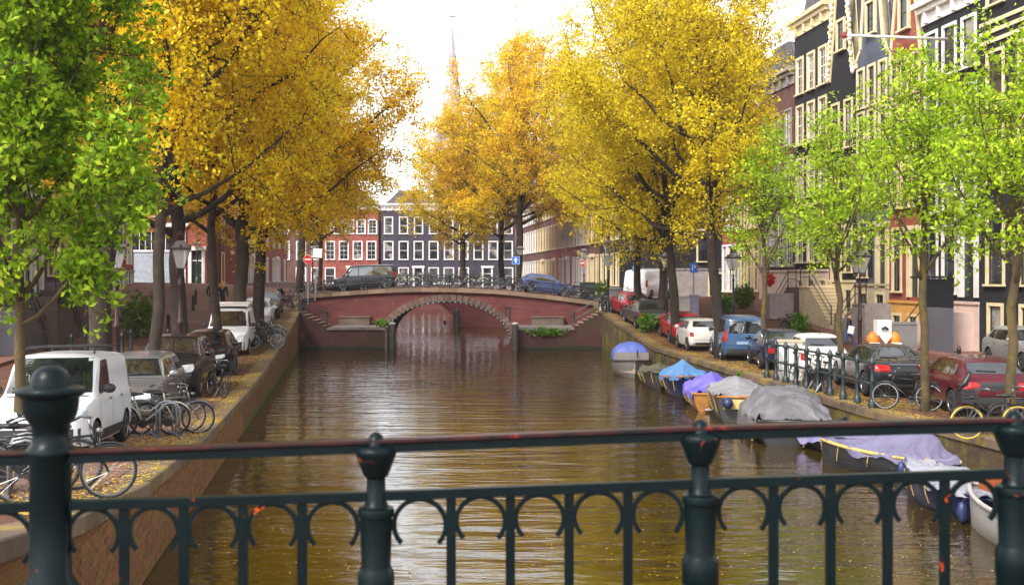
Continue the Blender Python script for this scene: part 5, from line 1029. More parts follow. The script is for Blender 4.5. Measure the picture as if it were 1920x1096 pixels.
# ------------------------------------------------------------------ signs
m_sred = mat('sign_red', (.62, .012, .02), .4, c2=(.6, .012, .02)); m_sblue = mat('sign_blue', (.015, .14, .62), .4, c2=(.015, .13, .6)); m_swhite = mat('sign_white', (.8, .8, .8), .4, c2=(.78, .78, .78)); m_sgrey = mat('sign_back', (.30, .31, .33), .5)
RX = Matrix.Rotation(R(90), 3, 'X')
def sign(label, x, y, d, r_, kind, z0=None, name='road_sign', squeeze=1, pole=True):
    X, Y, Z = at(x, y, d); g0 = gz(X, d) if z0 is None else z0; s = empty(name, (X, d, g0), 0, label, 'sign'); zc = Z-g0
    if pole: mb = MB(); mb.tube([(0, .06, 0), (0, .06, zc+r_*1.05)], .035, 8); mb.build('pole', m_sgrey, s)
    mb = MB()
    if kind in ('noentry', 'back'): mb.lathe([(r_, -.012), (r_, .012)], (0, 0, zc), 28, RX)
    else: mb.bb(-r_, r_, -.012, .012, zc-r_, zc+r_)
    pl = mb.build('plate', {'noentry': m_sred, 'back': m_sgrey}.get(kind, m_sblue), s); pl.scale = (squeeze, 1, 1)
    if kind == 'noentry':
        mb = MB(); mb.bb(-r_*.72, r_*.72, -.02, -.013, zc-r_*.17, zc+r_*.17); mb.build('white_bar', m_swhite, s).scale = (squeeze, 1, 1)
        mb = MB(); mb.lathe([(r_*1.07, -.008), (r_*1.07, .008)], (0, .005, zc), 28, RX); mb.build('white_rim', m_swhite, s).scale = (squeeze, 1, 1)
    if kind == 'arrow': mb = MB(); mb.prism([(-.11*r_*1.6, zc-.66*r_), (.11*r_*1.6, zc-.66*r_), (.11*r_*1.6, zc+.05*r_), (.55*r_, zc+.05*r_), (0, zc+.7*r_), (-.55*r_, zc+.05*r_), (-.11*r_*1.6, zc+.05*r_)], -.02, -.013); mb.build('white_arrow', m_swhite, s); mb = MB(); [mb.bb(a, b_, -.018, -.0125, c, e) for a, b_, c, e in ((-r_*.97, r_*.97, zc+r_*.91, zc+r_*.96), (-r_*.97, r_*.97, zc-r_*.96, zc-r_*.91), (-r_*.97, -r_*.92, zc-r_*.9, zc+r_*.9), (r_*.92, r_*.97, zc-r_*.9, zc+r_*.9))]; mb.build('white_border', m_swhite, s)
    if kind == 'P':
        mb = MB(); a = r_*.18; mb.bb(-.4*r_, -.4*r_+a, -.02, -.013, zc-.6*r_, zc+.6*r_)
        mb.tube([(-.3*r_, -.016, zc+.52*r_), (.1*r_, -.016, zc+.52*r_), (.36*r_, -.016, zc+.28*r_), (.1*r_, -.016, zc+.02*r_), (-.3*r_, -.016, zc+.02*r_)], a*.45, 4); mb.build('letter_p', m_swhite, s)
    return s
sign('round red no entry sign by the left end of the bridge', 577, 486, 69, .27, 'noentry')
s_ = sign('white rectangular sign plate on a leaning pole by the no entry sign', 590, 474, 70, .30, 'arrow'); 
for ch_ in list(s_.children):
    if ch_.name.startswith(('white_arrow', 'white_border')): bpy.data.objects.remove(ch_)
    elif ch_.name.startswith('plate'): ch_.data.materials[0] = m_swhite
s_.rotation_euler = (0, .06, 0)
sign('square blue sign with a white arrow by the tall amber elm', 967, 488, 78.3, .29, 'arrow', z0=BT(px(967, 78.3))+.04)
sign('narrow red no entry sign seen at an angle beyond the bridge', 1092, 493, 86, .3, 'noentry', squeeze=.5)
sign('round grey back of a sign on the corner lamp post', 1140, 489, 66.9, .33, 'back', pole=False)
sign('blue parking sign above the grey ticket column', 1301, 502, 58, .26, 'P', squeeze=.8)
sign('small blue parking sign behind the leaning elm', 1189, 503, 73, .2, 'P', squeeze=.7)

# ------------------------------------------------------------------ street furniture
X = px(1302, 57.5); mb = MB(); mb.bb(-.2, .2, -.2, .2, 0, 1.9); mb.bb(-.23, .23, -.23, .23, 1.9, 1.98); o = mb.build('ticket_column', mat('violet_grey', (.22, .20, .30), .5)); o.location = (X, 57.5, gz(X, 57.5)); tag(o, 'violet grey ticket column below the parking sign', 'column')
X = px(1283, 60); mb = MB(); mb.bb(-.35, .35, -.2, .2, 0, 1.6); mb.bb(-.38, .38, -.23, .23, 1.6, 1.66); o = mb.build('utility_cabinet', mat('pale_cabinet', (.5, .47, .44), .6)); o.location = (X, 60, gz(X, 60)); tag(o, 'pale street cabinet between the two elms by the red car', 'cabinet')
def cabinet():
    d = 35.6; X = px(1485, d)-.05; r = empty('utility_cabinet', (X, d, gz(X, d)), -.35, 'white street cabinet with framed notices behind the quay fence', 'cabinet'); m = mat('cabinet_cream', (.56, .53, .46), .55, dirt=((.3, .26, .2), 3, .64))
    mb = MB(); mb.bb(-.42, .42, -.3, .3, 0, 1.25); mb.build('body', m, r); mb = MB(); mb.bb(-.45, .45, -.33, .33, 1.25, 1.31); mb.build('lid', mat('cabinet_lid', (.5, .42, .28), .6), r)
    for x, w, z0, z1 in ((-.24, .26, .3, 1.15), (.1, .3, .25, 1.15)):
        mb = MB(); mb.bb(x-w/2, x+w/2, -.318, -.301, z0, z1); p = mb.build('notice_frame', m_black, r); mb = MB(); mb.bb(x-w/2+.03, x+w/2-.03, -.323, -.319, z0+.03, z1-.03); mb.build('paper', m_swhite, p)
        mb = MB(); [mb.bb(x-w/2+.06, x+w/2-.06-.05*(k % 3), -.3255, -.3235, z0+.08+k*.035, z0+.095+k*.035) for k in range(8)]; mb.build('print', m_sgrey if x < 0 else m_trim, p)
cabinet()
def bollard_mesh(): mb = MB(); mb.lathe([(.10, 0), (.10, .08), (.085, .12), (.07, .72), (.085, .76), (.07, .82), (.05, .88), (0, .92)], n=10); return mb.mesh('bollard', m_lampg, 45)
BO = bollard_mesh()
for x, d, lb in [(229, 44, 'black bollard furthest left of the pair behind the thick elm'), (245, 45.5, 'black bollard between the blue bag bicycle and the thick elm'), (315, 46, 'black bollard behind the maroon lamp'), (316, 52, 'black bollard further up the ramp behind the maroon lamp'), (362, 62, 'black bollard at the foot of the pink ramp'), (367, 66, 'black bollard next up the pink ramp'), (134, 43, 'black bollard before the brown stoop'), (160, 43.5, 'black bollard between stoop and thick elm'), (1320, 55, 'dark bollard behind the small white car'), (1300, 54.3, 'dark bollard at the foot of the ticket column'), (1342, 53, 'dark bollard beside the elm by the blue van'), (1625, 41, 'dark bollard behind the black coupe'), (1798, 37.5, 'small bollard behind the dark red hatchback roof')]:
    X = px(x, d); o = link('bollard', BO); o.location = (X, d, gz(X, d)); tag(o, lb, 'bollard', 'bollards on the quays')
for x, d, w, h, c, lb in [(1101, 72.6, 1.0, 1.15, (.04, .045, .05), 'dark steel bin on the right end of the bridge'), (1153, 68.6, .9, 1.2, (.20, .20, .21), 'grey steel bin beside the round sign post'), (1690, 46.5, 1.1, 1.25, (.22, .2, .2), 'grey stone planter box by the orange bags'), (1470, 62.5, 2.0, 1.4, (.30, .24, .24), 'pinkish low wall before the leaded bay')]:
    X = px(x, d); r = empty('waste_bin' if 'bin ' in lb else 'planter', (X, d, BT(X) if x == 1101 else gz(X, d)), .1, lb, 'bin' if 'bin ' in lb else 'planter'); m = mat('bin_%d' % x, c, .5, c2=tuple(v*.8 for v in c), scale=2)
    mb = MB(); mb.bb(-w/2, w/2, -.35, .35, 0, h); mb.build('body', m, r); mb = MB(); mb.prism([(-w/2-.03, h), (w/2+.03, h), (w/2-.05, h+.1), (-w/2+.05, h+.1)], -.38, .38); mb.build('lid', m, r)
# mail cart with orange bags
X = px(1655, 42); r = empty('delivery_cart', (X, 42, gz(X, 42)), 0, 'delivery cart with white box and orange side bags', 'cart'); m_or = mat('orange_bag', (.85, .22, .01), .5, c2=(.7, .16, .01))
mb = MB(); mb.bb(-.28, .28, -.2, .25, 1.05, 1.65); mb.build('white_box', m_white, r)
for s_ in (-1, 1):
    mb = MB(); mb.ball((s_*.42, -.1, .78), (.26, .24, .42), 12, 8); b_ = mb.build('side_bag', m_or, r, True); mb = MB(); mb.bb(s_*.42-.2, s_*.42+.2, -.345, -.33, .68, .78); mb.build('reflective_band', m_swhite, b_)
    mb = MB(); mb.lathe([(.2, -.03), (.2, .03)], (s_*.2, .1, .2), 16, Matrix.Rotation(R(90), 3, 'Y')); mb.build('wheel', m_tyre, r)
mb = MB(); mb.prism([(-.25, 1.05), (.25, 1.05), (0, .72)], -.36, -.34); mb.build('white_flap', m_white, r); mb = MB(); mb.tube([(-.12, -.25, 1.3), (0, -.3, 1.38), (.12, -.25, 1.3)], .05, 6); mb.build('black_saddle', m_trim, r)

# ------------------------------------------------------------------ people, crow
def person(label, X, Y, Z, rz, J, RAD, cols, hair, hairm, hs=1, carry=None):
    """J: joint dict; edges form the skeleton; one skinned surface; materials chosen by height and limb"""
    r = empty('person', (X, Y, Z), rz, label, 'person'); names = list(J); me = bpy.data.meshes.new('figure')
    E = [('pelvis', 'waist'), ('waist', 'chest'), ('chest', 'neck'), ('neck', 'head'), ('head', 'crown')]
    for s_ in 'lr': E += [('chest', s_+'sh'), (s_+'sh', s_+'el'), (s_+'el', s_+'wr'), (s_+'wr', s_+'ha'), ('pelvis', s_+'hip'), (s_+'hip', s_+'kn'), (s_+'kn', s_+'an'), (s_+'an', s_+'to')]
    me.from_pydata([J[n] for n in names], [(names.index(a), names.index(b_)) for a, b_ in E], []); o = link('tmp', me)
    o.modifiers.new('s', 'SKIN'); sv = me.skin_vertices[0].data
    for n, v in zip(names, sv): q = RAD[n.lstrip('') if n in RAD else n[1:]]; v.radius = q if hasattr(q, '__len__') else (q, q); v.use_root = n == 'pelvis'
    md = o.modifiers.new('u', 'SUBSURF'); md.levels = 2
    m2 = bpy.data.meshes.new_from_object(o.evaluated_get(bpy.context.evaluated_depsgraph_get())); bpy.data.objects.remove(o); m2.name = 'figure'
    for c in cols: m2.materials.append(c)
    PJ = {n: Vector(J[n]) for n in names}
    for p in m2.polygons:
        p.use_smooth = True; c = Vector(p.center); n = min(names, key=lambda q: (PJ[q]-c).length)
        p.material_index = 2 if n in ('head', 'crown', 'neck') or n[1:] == 'ha' else (1 if n in ('pelvis',) or n[1:] in ('hip', 'kn') else (3 if n[1:] in ('an', 'to') else 0))
        if n[1:] == 'an' and c.z > PJ[n].z+.06: p.material_index = 1
    link('figure', m2, r)
    hp = Vector(J['crown']); mb = MB()
    if hair == 'long': mb.ball((hp.x-.02, hp.y, hp.z-.05), (.125, .12, .125), 12, 8); mb.ball((hp.x-.07, hp.y, hp.z-.22), (.10, .14, .20), 12, 8)
    else: mb.ball((hp.x-.015, hp.y, hp.z-.03), (.11, .098, .10), 12, 8)
    mb.build('hair', hairm, r, True)
    return r
RADS = {'pelvis': (.15, .12), 'waist': (.135, .105), 'chest': (.165, .12), 'neck': .06, 'head': .085, 'crown': .075, 'sh': .075, 'el': .055, 'wr': .04, 'ha': .04, 'hip': .095, 'kn': .068, 'an': .05, 'to': .045}
def pose(stride=.22, arm=.12, lean=.03, bend=0):
    J = {'pelvis': (0, 0, .95), 'waist': (lean*.3, 0, 1.1), 'chest': (lean, 0, 1.33), 'neck': (lean*1.3, 0, 1.50), 'head': (lean*1.5+.02, 0, 1.60), 'crown': (lean*1.5, 0, 1.70)}
    for s_, k in (('l', 1), ('r', -1)):
        J[s_+'sh'] = (lean, k*.19, 1.42); J[s_+'el'] = (lean-k*arm, k*.25, 1.14); J[s_+'wr'] = (lean+.10-k*arm*1.4, k*.24, .93); J[s_+'ha'] = (lean+.13-k*arm*1.5, k*.235, .85)
        J[s_+'hip'] = (0, k*.09, .90); J[s_+'kn'] = (k*stride*.55+.05, k*.095, .50); J[s_+'an'] = (k*stride-(.05 if k < 0 else 0), k*.1, .09+(.05 if k < 0 else 0)); J[s_+'to'] = (k*stride+.13, k*.11, .04+(.02 if k < 0 else 0))
    return J
sk = mat('skin', (.55, .32, .23), .5); jn = mat('denim', (.05, .09, .25), .8, c2=(.035, .065, .19)); navy = mat('navy_cloth', (.012, .013, .022), .8); shoe = mat('shoe', (.02, .018, .016), .6); purple = mat('purple_cloth', (.07, .05, .13), .8)
blond = mat('blond_hair', (.60, .30, .05), .5, c2=(.45, .2, .03), scale=20); brown = mat('brown_hair', (.10, .045, .02), .5)
X = px(1591, 47.5); pm_ = person('man in dark T-shirt and jeans walking along carrying white papers', X, 47.5, gz(X, 47.5)+.02, -.6, pose(.26, .10), RADS, [navy, jn, sk, shoe], 'short', brown)
mb = MB(); mb.box((.2, -.30, .98), (.26, .03, .34), M=Matrix.Rotation(.2, 3, 'Y')); tag(mb.build('paper_bundle', m_swhite), 'white bundle of papers in the walking man\'s hand', 'papers'); pb = bpy.data.objects['paper_bundle']; pb.location = pm_.location; pb.rotation_euler = pm_.rotation_euler
for x, lb, st, g in ((397, 'walker with orange hair in a dark jacket, partly behind the elm', .2, -.1), (417, 'walker with long orange blond hair swinging an arm, right of the elm', .24, .1)):
    d = 62.5; X = px(x, d); person(lb, X, d, gz(X, d)+.02, T+g, pose(st, .13), RADS, [navy, mat('dark_jeans', (.02, .025, .05), .8), sk, shoe], 'long', blond)
# cyclist at the left bridge end
X, Y = px(524, 66), 66; bk = bike(bikes[0].get(), X, Y, PI+.5, 'black bicycle being ridden toward the left street', lean=0)
J = {'pelvis': (-.28, 0, .98), 'waist': (-.22, 0, 1.13), 'chest': (-.08, 0, 1.33), 'neck': (.0, 0, 1.48), 'head': (.06, 0, 1.58), 'crown': (.06, 0, 1.68)}
for s_, k, kn, an in (('l', 1, (.12, .74), (-.02, .42)), ('r', -1, (.02, .60), (-.16, .18))):
    J[s_+'sh'] = (-.05, k*.19, 1.40); J[s_+'el'] = (.12, k*.27, 1.2); J[s_+'wr'] = (.13, k*.28, 1.09); J[s_+'ha'] = (.16, k*.28, 1.05); J[s_+'hip'] = (-.25, k*.09, .95); J[s_+'kn'] = (kn[0], k*.1, kn[1]); J[s_+'an'] = (an[0], k*.09, an[1]); J[s_+'to'] = (an[0]+.13, k*.09, an[1]-.05)
person('cyclist in purple clothes riding at the left bridge end', X, Y, gz(X, Y), PI+.5, J, RADS, [navy, purple, sk, shoe], 'short', brown)
# crow on the crate
cw = empty('crow', (0, 0, 0), 0, 'black crow perched on the bicycle crate', 'crow'); mb = MB(); m_cr = mat('crow_black', (.008, .008, .011), .4)
mb.tube([(-.26, 0, -.07), (-.16, 0, -.02), (-.06, 0, .03), (.03, 0, .09), (.09, 0, .15), (.12, 0, .19), (.15, 0, .205)], [.012, .04, .066, .062, .042, .036, .014], 10); mb.build('body', m_cr, cw, True)
mb = MB(); mb.tube([(.145, 0, .20), (.20, 0, .19)], [.013, .003], 6); mb.build('beak', m_cr, cw); mb = MB(); [mb.tube([(-.02, s_*.025, -.0), (.0, s_*.03, -.11)], .006, 4) for s_ in (-1, 1)]; mb.build('feet', m_cr, cw)
mb = MB(); [mb.ball((-.09, s_*.05, .025), (.12, .015, .04), 8, 5) for s_ in (-1, 1)]; mb.build('wings', m_cr, cw, True)
cw.location = (by.location.x-.55, by.location.y-.02, by.location.z+1.17); cw.rotation_euler = (0, -.35, .1)
# ------------------------------------------------------------------ trees
m_bark = mat('bark_dark', (.042, .027, .017), .9, c2=(.022, .014, .010), scale=2.5, bumps=.9, dirt=((.10, .085, .02), .9, .58), world=True)
m_bark2 = mat('bark_moss', (.095, .062, .025), .9, c2=(.055, .038, .018), scale=4, bumps=.7, dirt=((.12, .09, .01), 1.8, .52), world=True)
m_gold = leaf_mat('leaf_gold', [(0, (.34, .17, .008)), (.22, (.66, .42, .010)), (.45, (.88, .65, .014)), (.7, (.94, .79, .028)), (1, (.82, .72, .03))], (.90, .60, .012), trans=.45)
m_amber = leaf_mat('leaf_amber', [(0, (.34, .15, .008)), (.22, (.66, .38, .010)), (.45, (.88, .60, .013)), (.7, (.95, .75, .024)), (1, (.84, .70, .03))], (.90, .52, .010), trans=.45)
m_lime = leaf_mat('leaf_yellow_lime', [(0, (.30, .20, .008)), (.22, (.58, .42, .010)), (.45, (.84, .63, .016)), (.75, (.93, .75, .03)), (1, (.74, .68, .035))], (.76, .62, .016), trans=.45)
m_green = leaf_mat('leaf_fresh_green', [(0, (.12, .20, .008)), (.25, (.30, .45, .012)), (.5, (.42, .60, .018)), (.75, (.54, .68, .03)), (1, (.64, .68, .06))], (.34, .54, .015), .8, .45)
m_deep = leaf_mat('leaf_deep_green', [(0, (.06, .12, .005)), (.3, (.20, .36, .008)), (.5, (.28, .45, .010)), (.75, (.42, .57, .018)), (1, (.58, .64, .05))], (.18, .33, .008), .8, .4)

def curve_pts(a, b, bend, n, rng, wob=.03):
    a = np.array(a, float); b = np.array(b, float); t = np.linspace(0, 1, n)[:, None]
    c = (a+b)/2+bend; P = (1-t)**2*a+2*t*(1-t)*c+t*t*b
    P[1:-1] += rng.normal(0, wob*np.linalg.norm(b-a)/math.sqrt(n), (n-2, 3)); return P
def leaves_mesh(name, C, rng, per, spread, size, mt, asp=1.5, droop=0):
    """leaf-sized diamonds spread round the twig ends C"""
    n = len(C)*per; c = np.repeat(C, per, 0)+rng.normal(0, 1, (n, 3))*spread*np.array([1, 1, .8])
    s = size*rng.uniform(.5, 1.45, n)
    u = rng.normal(0, 1, (n, 3)); u[:, 2] -= droop; u /= np.linalg.norm(u, axis=1)[:, None]
    k = rng.normal(0, 1, (n, 3)); k[:, 2] += .8; v = np.cross(u, k); v /= np.linalg.norm(v, axis=1)[:, None]+1e-9
    w = np.cross(u, v)*.18
    u *= (s*asp/2)[:, None]; v *= (s/2)[:, None]; w *= s[:, None]
    V = np.stack([c-u, c+v*1.0+w, c+u, c-v*1.0+w], 1).reshape(-1, 3)
    me = bpy.data.meshes.new(name); me.vertices.add(n*4); me.vertices.foreach_set('co', V.astype(np.float32).ravel())
    me.loops.add(n*6); me.polygons.add(n*2)
    b0 = (np.arange(n)*4)[:, None]; me.loops.foreach_set('vertex_index', np.concatenate([b0, b0+1, b0+2, b0, b0+2, b0+3], 1).astype(np.int32).ravel())
    me.polygons.foreach_set('loop_start', (np.arange(n*2)*3).astype(np.int32)); me.polygons.foreach_set('loop_total', np.full(n*2, 3, np.int32))
    me.materials.append(mt); me.update(); me.validate(); return me

def make_tree(seed, name, cat, H, base_r, fork, crown, n_limb, n_sec, n_clu, per, leaf, spread, mt, bark, lean=(0, 0), limbs=(), fork_trunks=1, asp=1.5, droop=.2, low=0, twig=.9, sec_len=.34, emin=-.3):
    """trunk that forks at height `fork` into limbs aimed into the crown ellipsoid (cx, cy, cz, rx, ry, rz); boughs, twigs and leaves follow"""
    rng = np.random.default_rng(seed); root = empty(name, cat=cat); T = MB(); B = MB(); W = MB()
    cx, cy, cz, rx, ry, rz = crown; cc = np.array([cx, cy, cz]); rr = np.array([rx, ry, rz])
    zt = cz+rz*.55; top = np.array([lean[0]+cx*.4, lean[1]+cy*.4, zt])
    trunk = curve_pts((0, 0, -.3), top, rng.normal(0, .10, 3)*[1, 1, 0], 12, rng, .012)
    tz = (trunk[:, 2]+.3)/(zt+.3); tr = base_r*np.where(trunk[:, 2] < fork, 1-.2*trunk[:, 2]/fork, .8*np.clip(1-(trunk[:, 2]-fork)/(zt-fork), .12, 1)**.8); tr[0] *= 1.35
    T.tube(trunk, list(tr), 12)
    L = [(trunk[-6:].repeat(2, 0)[:9], np.linspace(tr[-6], tr[-1], 9))]
    targets = []
    for i in range(n_limb):
        f = (i+rng.uniform(0, .6))/n_limb; a = 2.4*i+rng.uniform(-.4, .4); e = emin+(1.25-emin)*f+rng.uniform(-.15, .15); q = rng.uniform(.78, .98)
        targets.append((fork*.86+(zt*.86-fork*.86)*f**1.15, cc+rr*q*np.array([math.cos(a)*math.cos(e), math.sin(a)*math.cos(e), math.sin(e)])))
    for z, p in limbs: targets.append((z, np.array(p, float)))
    for z, p in targets:
        st = np.array([np.interp(z, trunk[:, 2], trunk[:, k]) for k in range(3)])
        d = np.linalg.norm(p-st); P = curve_pts(st, p, np.array([0, 0, .10*d if p[2] < st[2]+.3*d else -.08*d])+rng.normal(0, .06*d, 3), 9, rng)
        r0 = min(base_r*.5, np.interp(z, trunk[:, 2], tr)*.75)*min(1, .5+d/(H*.8)); rad = np.linspace(1, .14, 9)**1.15*r0; B.tube(P, list(rad), 7); L.append((P, rad))
    SE = []
    for i in range(n_sec):
        P, rad = L[rng.integers(len(L))]; t = rng.uniform(.22, 1)**.8*8; k = min(7, int(t)); f = t-k; st = P[k]*(1-f)+P[k+1]*f; r0 = max(.012, (rad[k]*(1-f)+rad[k+1]*f)*.5)
        for _ in range(12):
            d = rng.normal(0, 1, 3); d += (st-cc)/rr*.9; d[2] += .15; d /= np.linalg.norm(d)
            e = st+d*rng.uniform(.5, 1.25)*sec_len*min(rx, rz)
            if np.sum(((e-cc)/rr)**2) < 1.05 and e[2] > low: break
        else: continue
        Q = curve_pts(st, e, rng.normal(0, .12, 3)*np.linalg.norm(e-st), 5, rng); B.tube(Q, list(np.linspace(r0, .008, 5)), 4, False); SE.append(Q)
    C = []
    for i in range(n_clu):
        Q = SE[rng.integers(len(SE))]; t = rng.uniform(.15, 1)**.75*4; k = min(3, int(t)); f = t-k; st = Q[k]*(1-f)+Q[k+1]*f
        d = rng.normal(0, 1, 3); d[2] += .1; d /= np.linalg.norm(d); e = st+d*rng.uniform(.15, 1)*twig
        C.append(e)
        if i % 2 == 0: W.tube([st, (st+e)/2+rng.normal(0, .05, 3), e], [.011, .008, .004], 3, False)
    T.build('trunk', bark, root, True); tag(B.build('branches', bark, root, True), kind='stuff'); tag(W.build('twigs', bark, root), kind='stuff')
    tag(link('crown', leaves_mesh('crown', np.array(C), rng, per, spread, leaf, mt, asp, droop), root), kind='stuff')
    return root

big = dict(n_limb=17, n_sec=300, n_clu=5200, per=16, leaf=.088, spread=.15, low=3.6, bark=m_bark, asp=1.25)
elm_a = Proto(lambda: make_tree(11, 'elm_tree', 'tree', 19, .27, 5.0, (0, 0, 10.2, 6.6, 6.6, 8.2), mt=m_gold, **big))
elm_b = Proto(lambda: make_tree(12, 'elm_tree', 'tree', 20, .28, 5.6, (.8, -.4, 10.6, 6.9, 6.5, 8.4), mt=m_amber, lean=(.35, 0), **big))
elm_c = Proto(lambda: make_tree(13, 'elm_tree', 'tree', 20, .26, 5.4, (-.5, 0, 10.4, 6.5, 6.5, 8.4), mt=m_lime, lean=(.2, 0), **big))
grn_a = Proto(lambda: make_tree(21, 'young_tree', 'tree', 9, .115, 3.6, (0, 0, 6.2, 1.75, 1.75, 3.1), 12, 130, 700, 14, .062, .12, m_green, m_bark2, asp=1.9, low=3.1, twig=.55, sec_len=.55))
grn_b = Proto(lambda: make_tree(22, 'young_tree', 'tree', 9, .11, 3.7, (.1, 0, 6.4, 1.6, 1.6, 3.2), 11, 120, 640, 14, .062, .12, m_green, m_bark2, lean=(.06, 0), asp=1.9, low=3.2, twig=.55, sec_len=.55))
elm_d = Proto(lambda: make_tree(14, 'elm_tree', 'tree', 19, .18, 5.6, (.5, 0, 10.8, 6.0, 6.0, 7.8), mt=m_gold, **{**big, 'n_clu': 4500}))
elm_e = Proto(lambda: make_tree(15, 'elm_tree', 'tree', 22, .31, 7.6, (1.0, 0, 14.0, 6.6, 6.2, 6.5), mt=m_gold, limbs=[(7.8, (3.6, -1.0, 13.5)), (7.4, (1.2, .3, 15.5))], **{**big, 'n_clu': 3800, 'n_limb': 10, 'low': 7.0}))
elm_f = Proto(lambda: make_tree(16, 'elm_tree', 'tree', 20, .25, 5.2, (-2.4, 0, 10.6, 5.2, 5.8, 8.2), mt=m_lime, lean=(-.2, 0), **{**big, 'n_clu': 4500}))
def plant(proto, x, d, label, sc=1, rz=0, group=None, dx=None):
    X = px(x, d) if dx is None else dx
    o = proto.get(); return place(o, (X, d, gz(X, d)), rz, label, sc, group)
G1 = 'golden elms along the quay'
plant(elm_e, 190, 29, 'thick elm trunk behind the white van, golden crown beyond the green tree', 1.0, 0, G1)
plant(elm_d, 295, 28.9, 'slender straight golden elm rising between the silver estate and the black off-roader', (.95, .95, 1.02), .4, G1)
plant(elm_b, 342, 36, 'stout golden elm directly behind the red brown street lamp on the quay', (1, 1, .98), 4.0, G1)
plant(elm_d, 404, 40, 'golden elm standing between the black hatchback and the white van with roof rack', (1, 1, 1.0), 2.5, G1)
plant(elm_b, 445, 48, 'mossy forked golden elm behind the white van, pruned knot on its trunk', (1.12, 1.12, .98), .3, G1)
plant(elm_a, 484, 52, 'dark golden elm next to the parked bicycles near the bridge', (1.15, 1.15, 1), 5.2, G1)
plant(elm_b, 563, 82, 'golden elm beyond the bridge beside the no entry sign', 1.1, 1.3, G1)
plant(elm_c, 600, 92, 'lime yellow elm further back beyond the dark van on the bridge', .8, 1.9, G1)
plant(elm_b, 972, 99, 'tall amber elm beyond the bridge by the blue arrow sign', (1.45, 1.4, 1.33), .8, G1, dx=.5)
plant(elm_c, 952, 106, 'golden elm close behind the tall amber one beyond the bridge', (1.2, 1.2, 1.2), 3.4, G1, dx=-.9)
plant(elm_a, 870, 103, 'golden elm over the middle of the arch bridge, low crown', (1.15, 1.1, 1.0), 2.4, G1, dx=-4.7)
plant(elm_c, 1198, 64, 'thin leaning lime yellow elm by the red hatchback near the bridge end', (.9, .9, .85), 4.4, G1)
plant(elm_c, 1240, 59, 'lime yellow elm with a weed tuft at its foot by the grey saloon', (1, 1, 1), 1.2, G1)
plant(elm_f, 1270, 53, 'lime yellow elm behind the small red car on the quay', (.95, .95, 1), .5, G1)
plant(elm_f, 1353, 45, 'lime yellow elm beside the blue van, low limb reaching over the canal', (1, 1, 1.02), 0, G1)
G2 = 'young green trees along the fence quay'
plant(grn_b, 1432, 41, 'young green tree next to the blue van', 1.0, .5, G2)
plant(grn_a, 1577, 34.2, 'young green tree in front of the small white car', (1, 1, .98), 1.5, G2)
plant(grn_b, 1733, 27, 'young green tree between the black coupe and the dark red hatchback', (1.05, 1.05, 1.0), 3.5, G2)
plant(grn_a, 1893, 23.5, 'young green tree at the picture edge in front of the dark red hatchback', (1.0, 1.0, 1.0), 4.4, G2)
near = make_tree(31, 'young_tree', 'tree', 10, .10, 2.7, (.5, -.3, 5.9, 2.2, 2.2, 3.9), 20, 200, 2700, 15, .066, .10, m_deep, m_bark2, asp=1.9, low=2.3, twig=.5, sec_len=.5)
X = px(34, 18.2); place(near, (X, 18.2, gz(X, 18.2)), 0, 'big leafy green tree overhanging the white van at the picture edge')
# ------------------------------------------------------------------ the railing in front of the camera
def worn(name, c, c2, red, lo, sc):
    m, t, b = nodes(name); b.inputs['Roughness'].default_value = .33; b.inputs['Specular IOR Level'].default_value = .16
    co = N(t, 'NewGeometry').outputs['Position']
    o1 = mixc(t, mask(t, co, 7, .35, .7), c, c2); o2 = mixc(t, mask(t, co, sc, lo, lo+.04, 6, .7), o1, red)
    t.links.new(o2, b.inputs['Base Color']); n = N(t, 'TexNoise', Scale=60.0, Detail=4.0); t.links.new(co, n.inputs['Vector']); bump(t, b, n.outputs[0], .3, .006); return m
m_near = worn('railing_green', (.001, .0055, .0068), (.002, .008, .0095), (.45, .06, .012), .655, 6)
m_ntop = worn('railing_top', (.010, .009, .010), (.05, .010, .009), (.22, .02, .014), .60, 2.2)
ND = 5.2; NP = FPX/ND
def nz(y): return EYE-(y-HOR)/NP
def nx(x): return (x-960)/NP
def ntop(x): return nz(np.interp(x, [-100, 95, 705, 1313, 1890, 2100], [848, 843, 822, 798, 782, 777]))
def nmid(x): return nz(np.interp(x, [-100, 95, 705, 1313, 1890, 2100], [945, 938, 920, 897, 878, 872]))
nr = empty('bridge_railing', (nx(705), ND, 2.7), 0, 'dark green iron railing with scrolls right in front of the camera', 'railing')
def np_(name, mb, m=m_near, sm=False): o = mb.build(name, m, nr, sm); o.location = (-nx(705), -ND, -2.7); return o
XS = list(np.linspace(-120, 2060, 30))
def bar(xs, zf, w, h, top=0):
    mb = MB(); P = []
    for x in xs: z = zf(x); P.append([(nx(x), ND-w/2, z-h), (nx(x), ND-w/2, z-top), (nx(x), ND-w/2+top, z), (nx(x), ND+w/2-top, z), (nx(x), ND+w/2, z-top), (nx(x), ND+w/2, z-h), (nx(x), ND-w/2, z-h)])
    mb.grid(np.array(P)); return mb
np_('top_rail', bar(XS, lambda x: ntop(x)-.016, .055, .05, .008)); np_('rail_cap', bar(XS, ntop, .085, .017, .006), m_ntop)
np_('middle_rail', bar(XS, nmid, .045, .046, .004))
deck = 2.72
def npost(x, prof, n=20): mb = MB(); mb.lathe(prof, (nx(x), ND, 0), n); return np_('post', mb, m_near, 50)
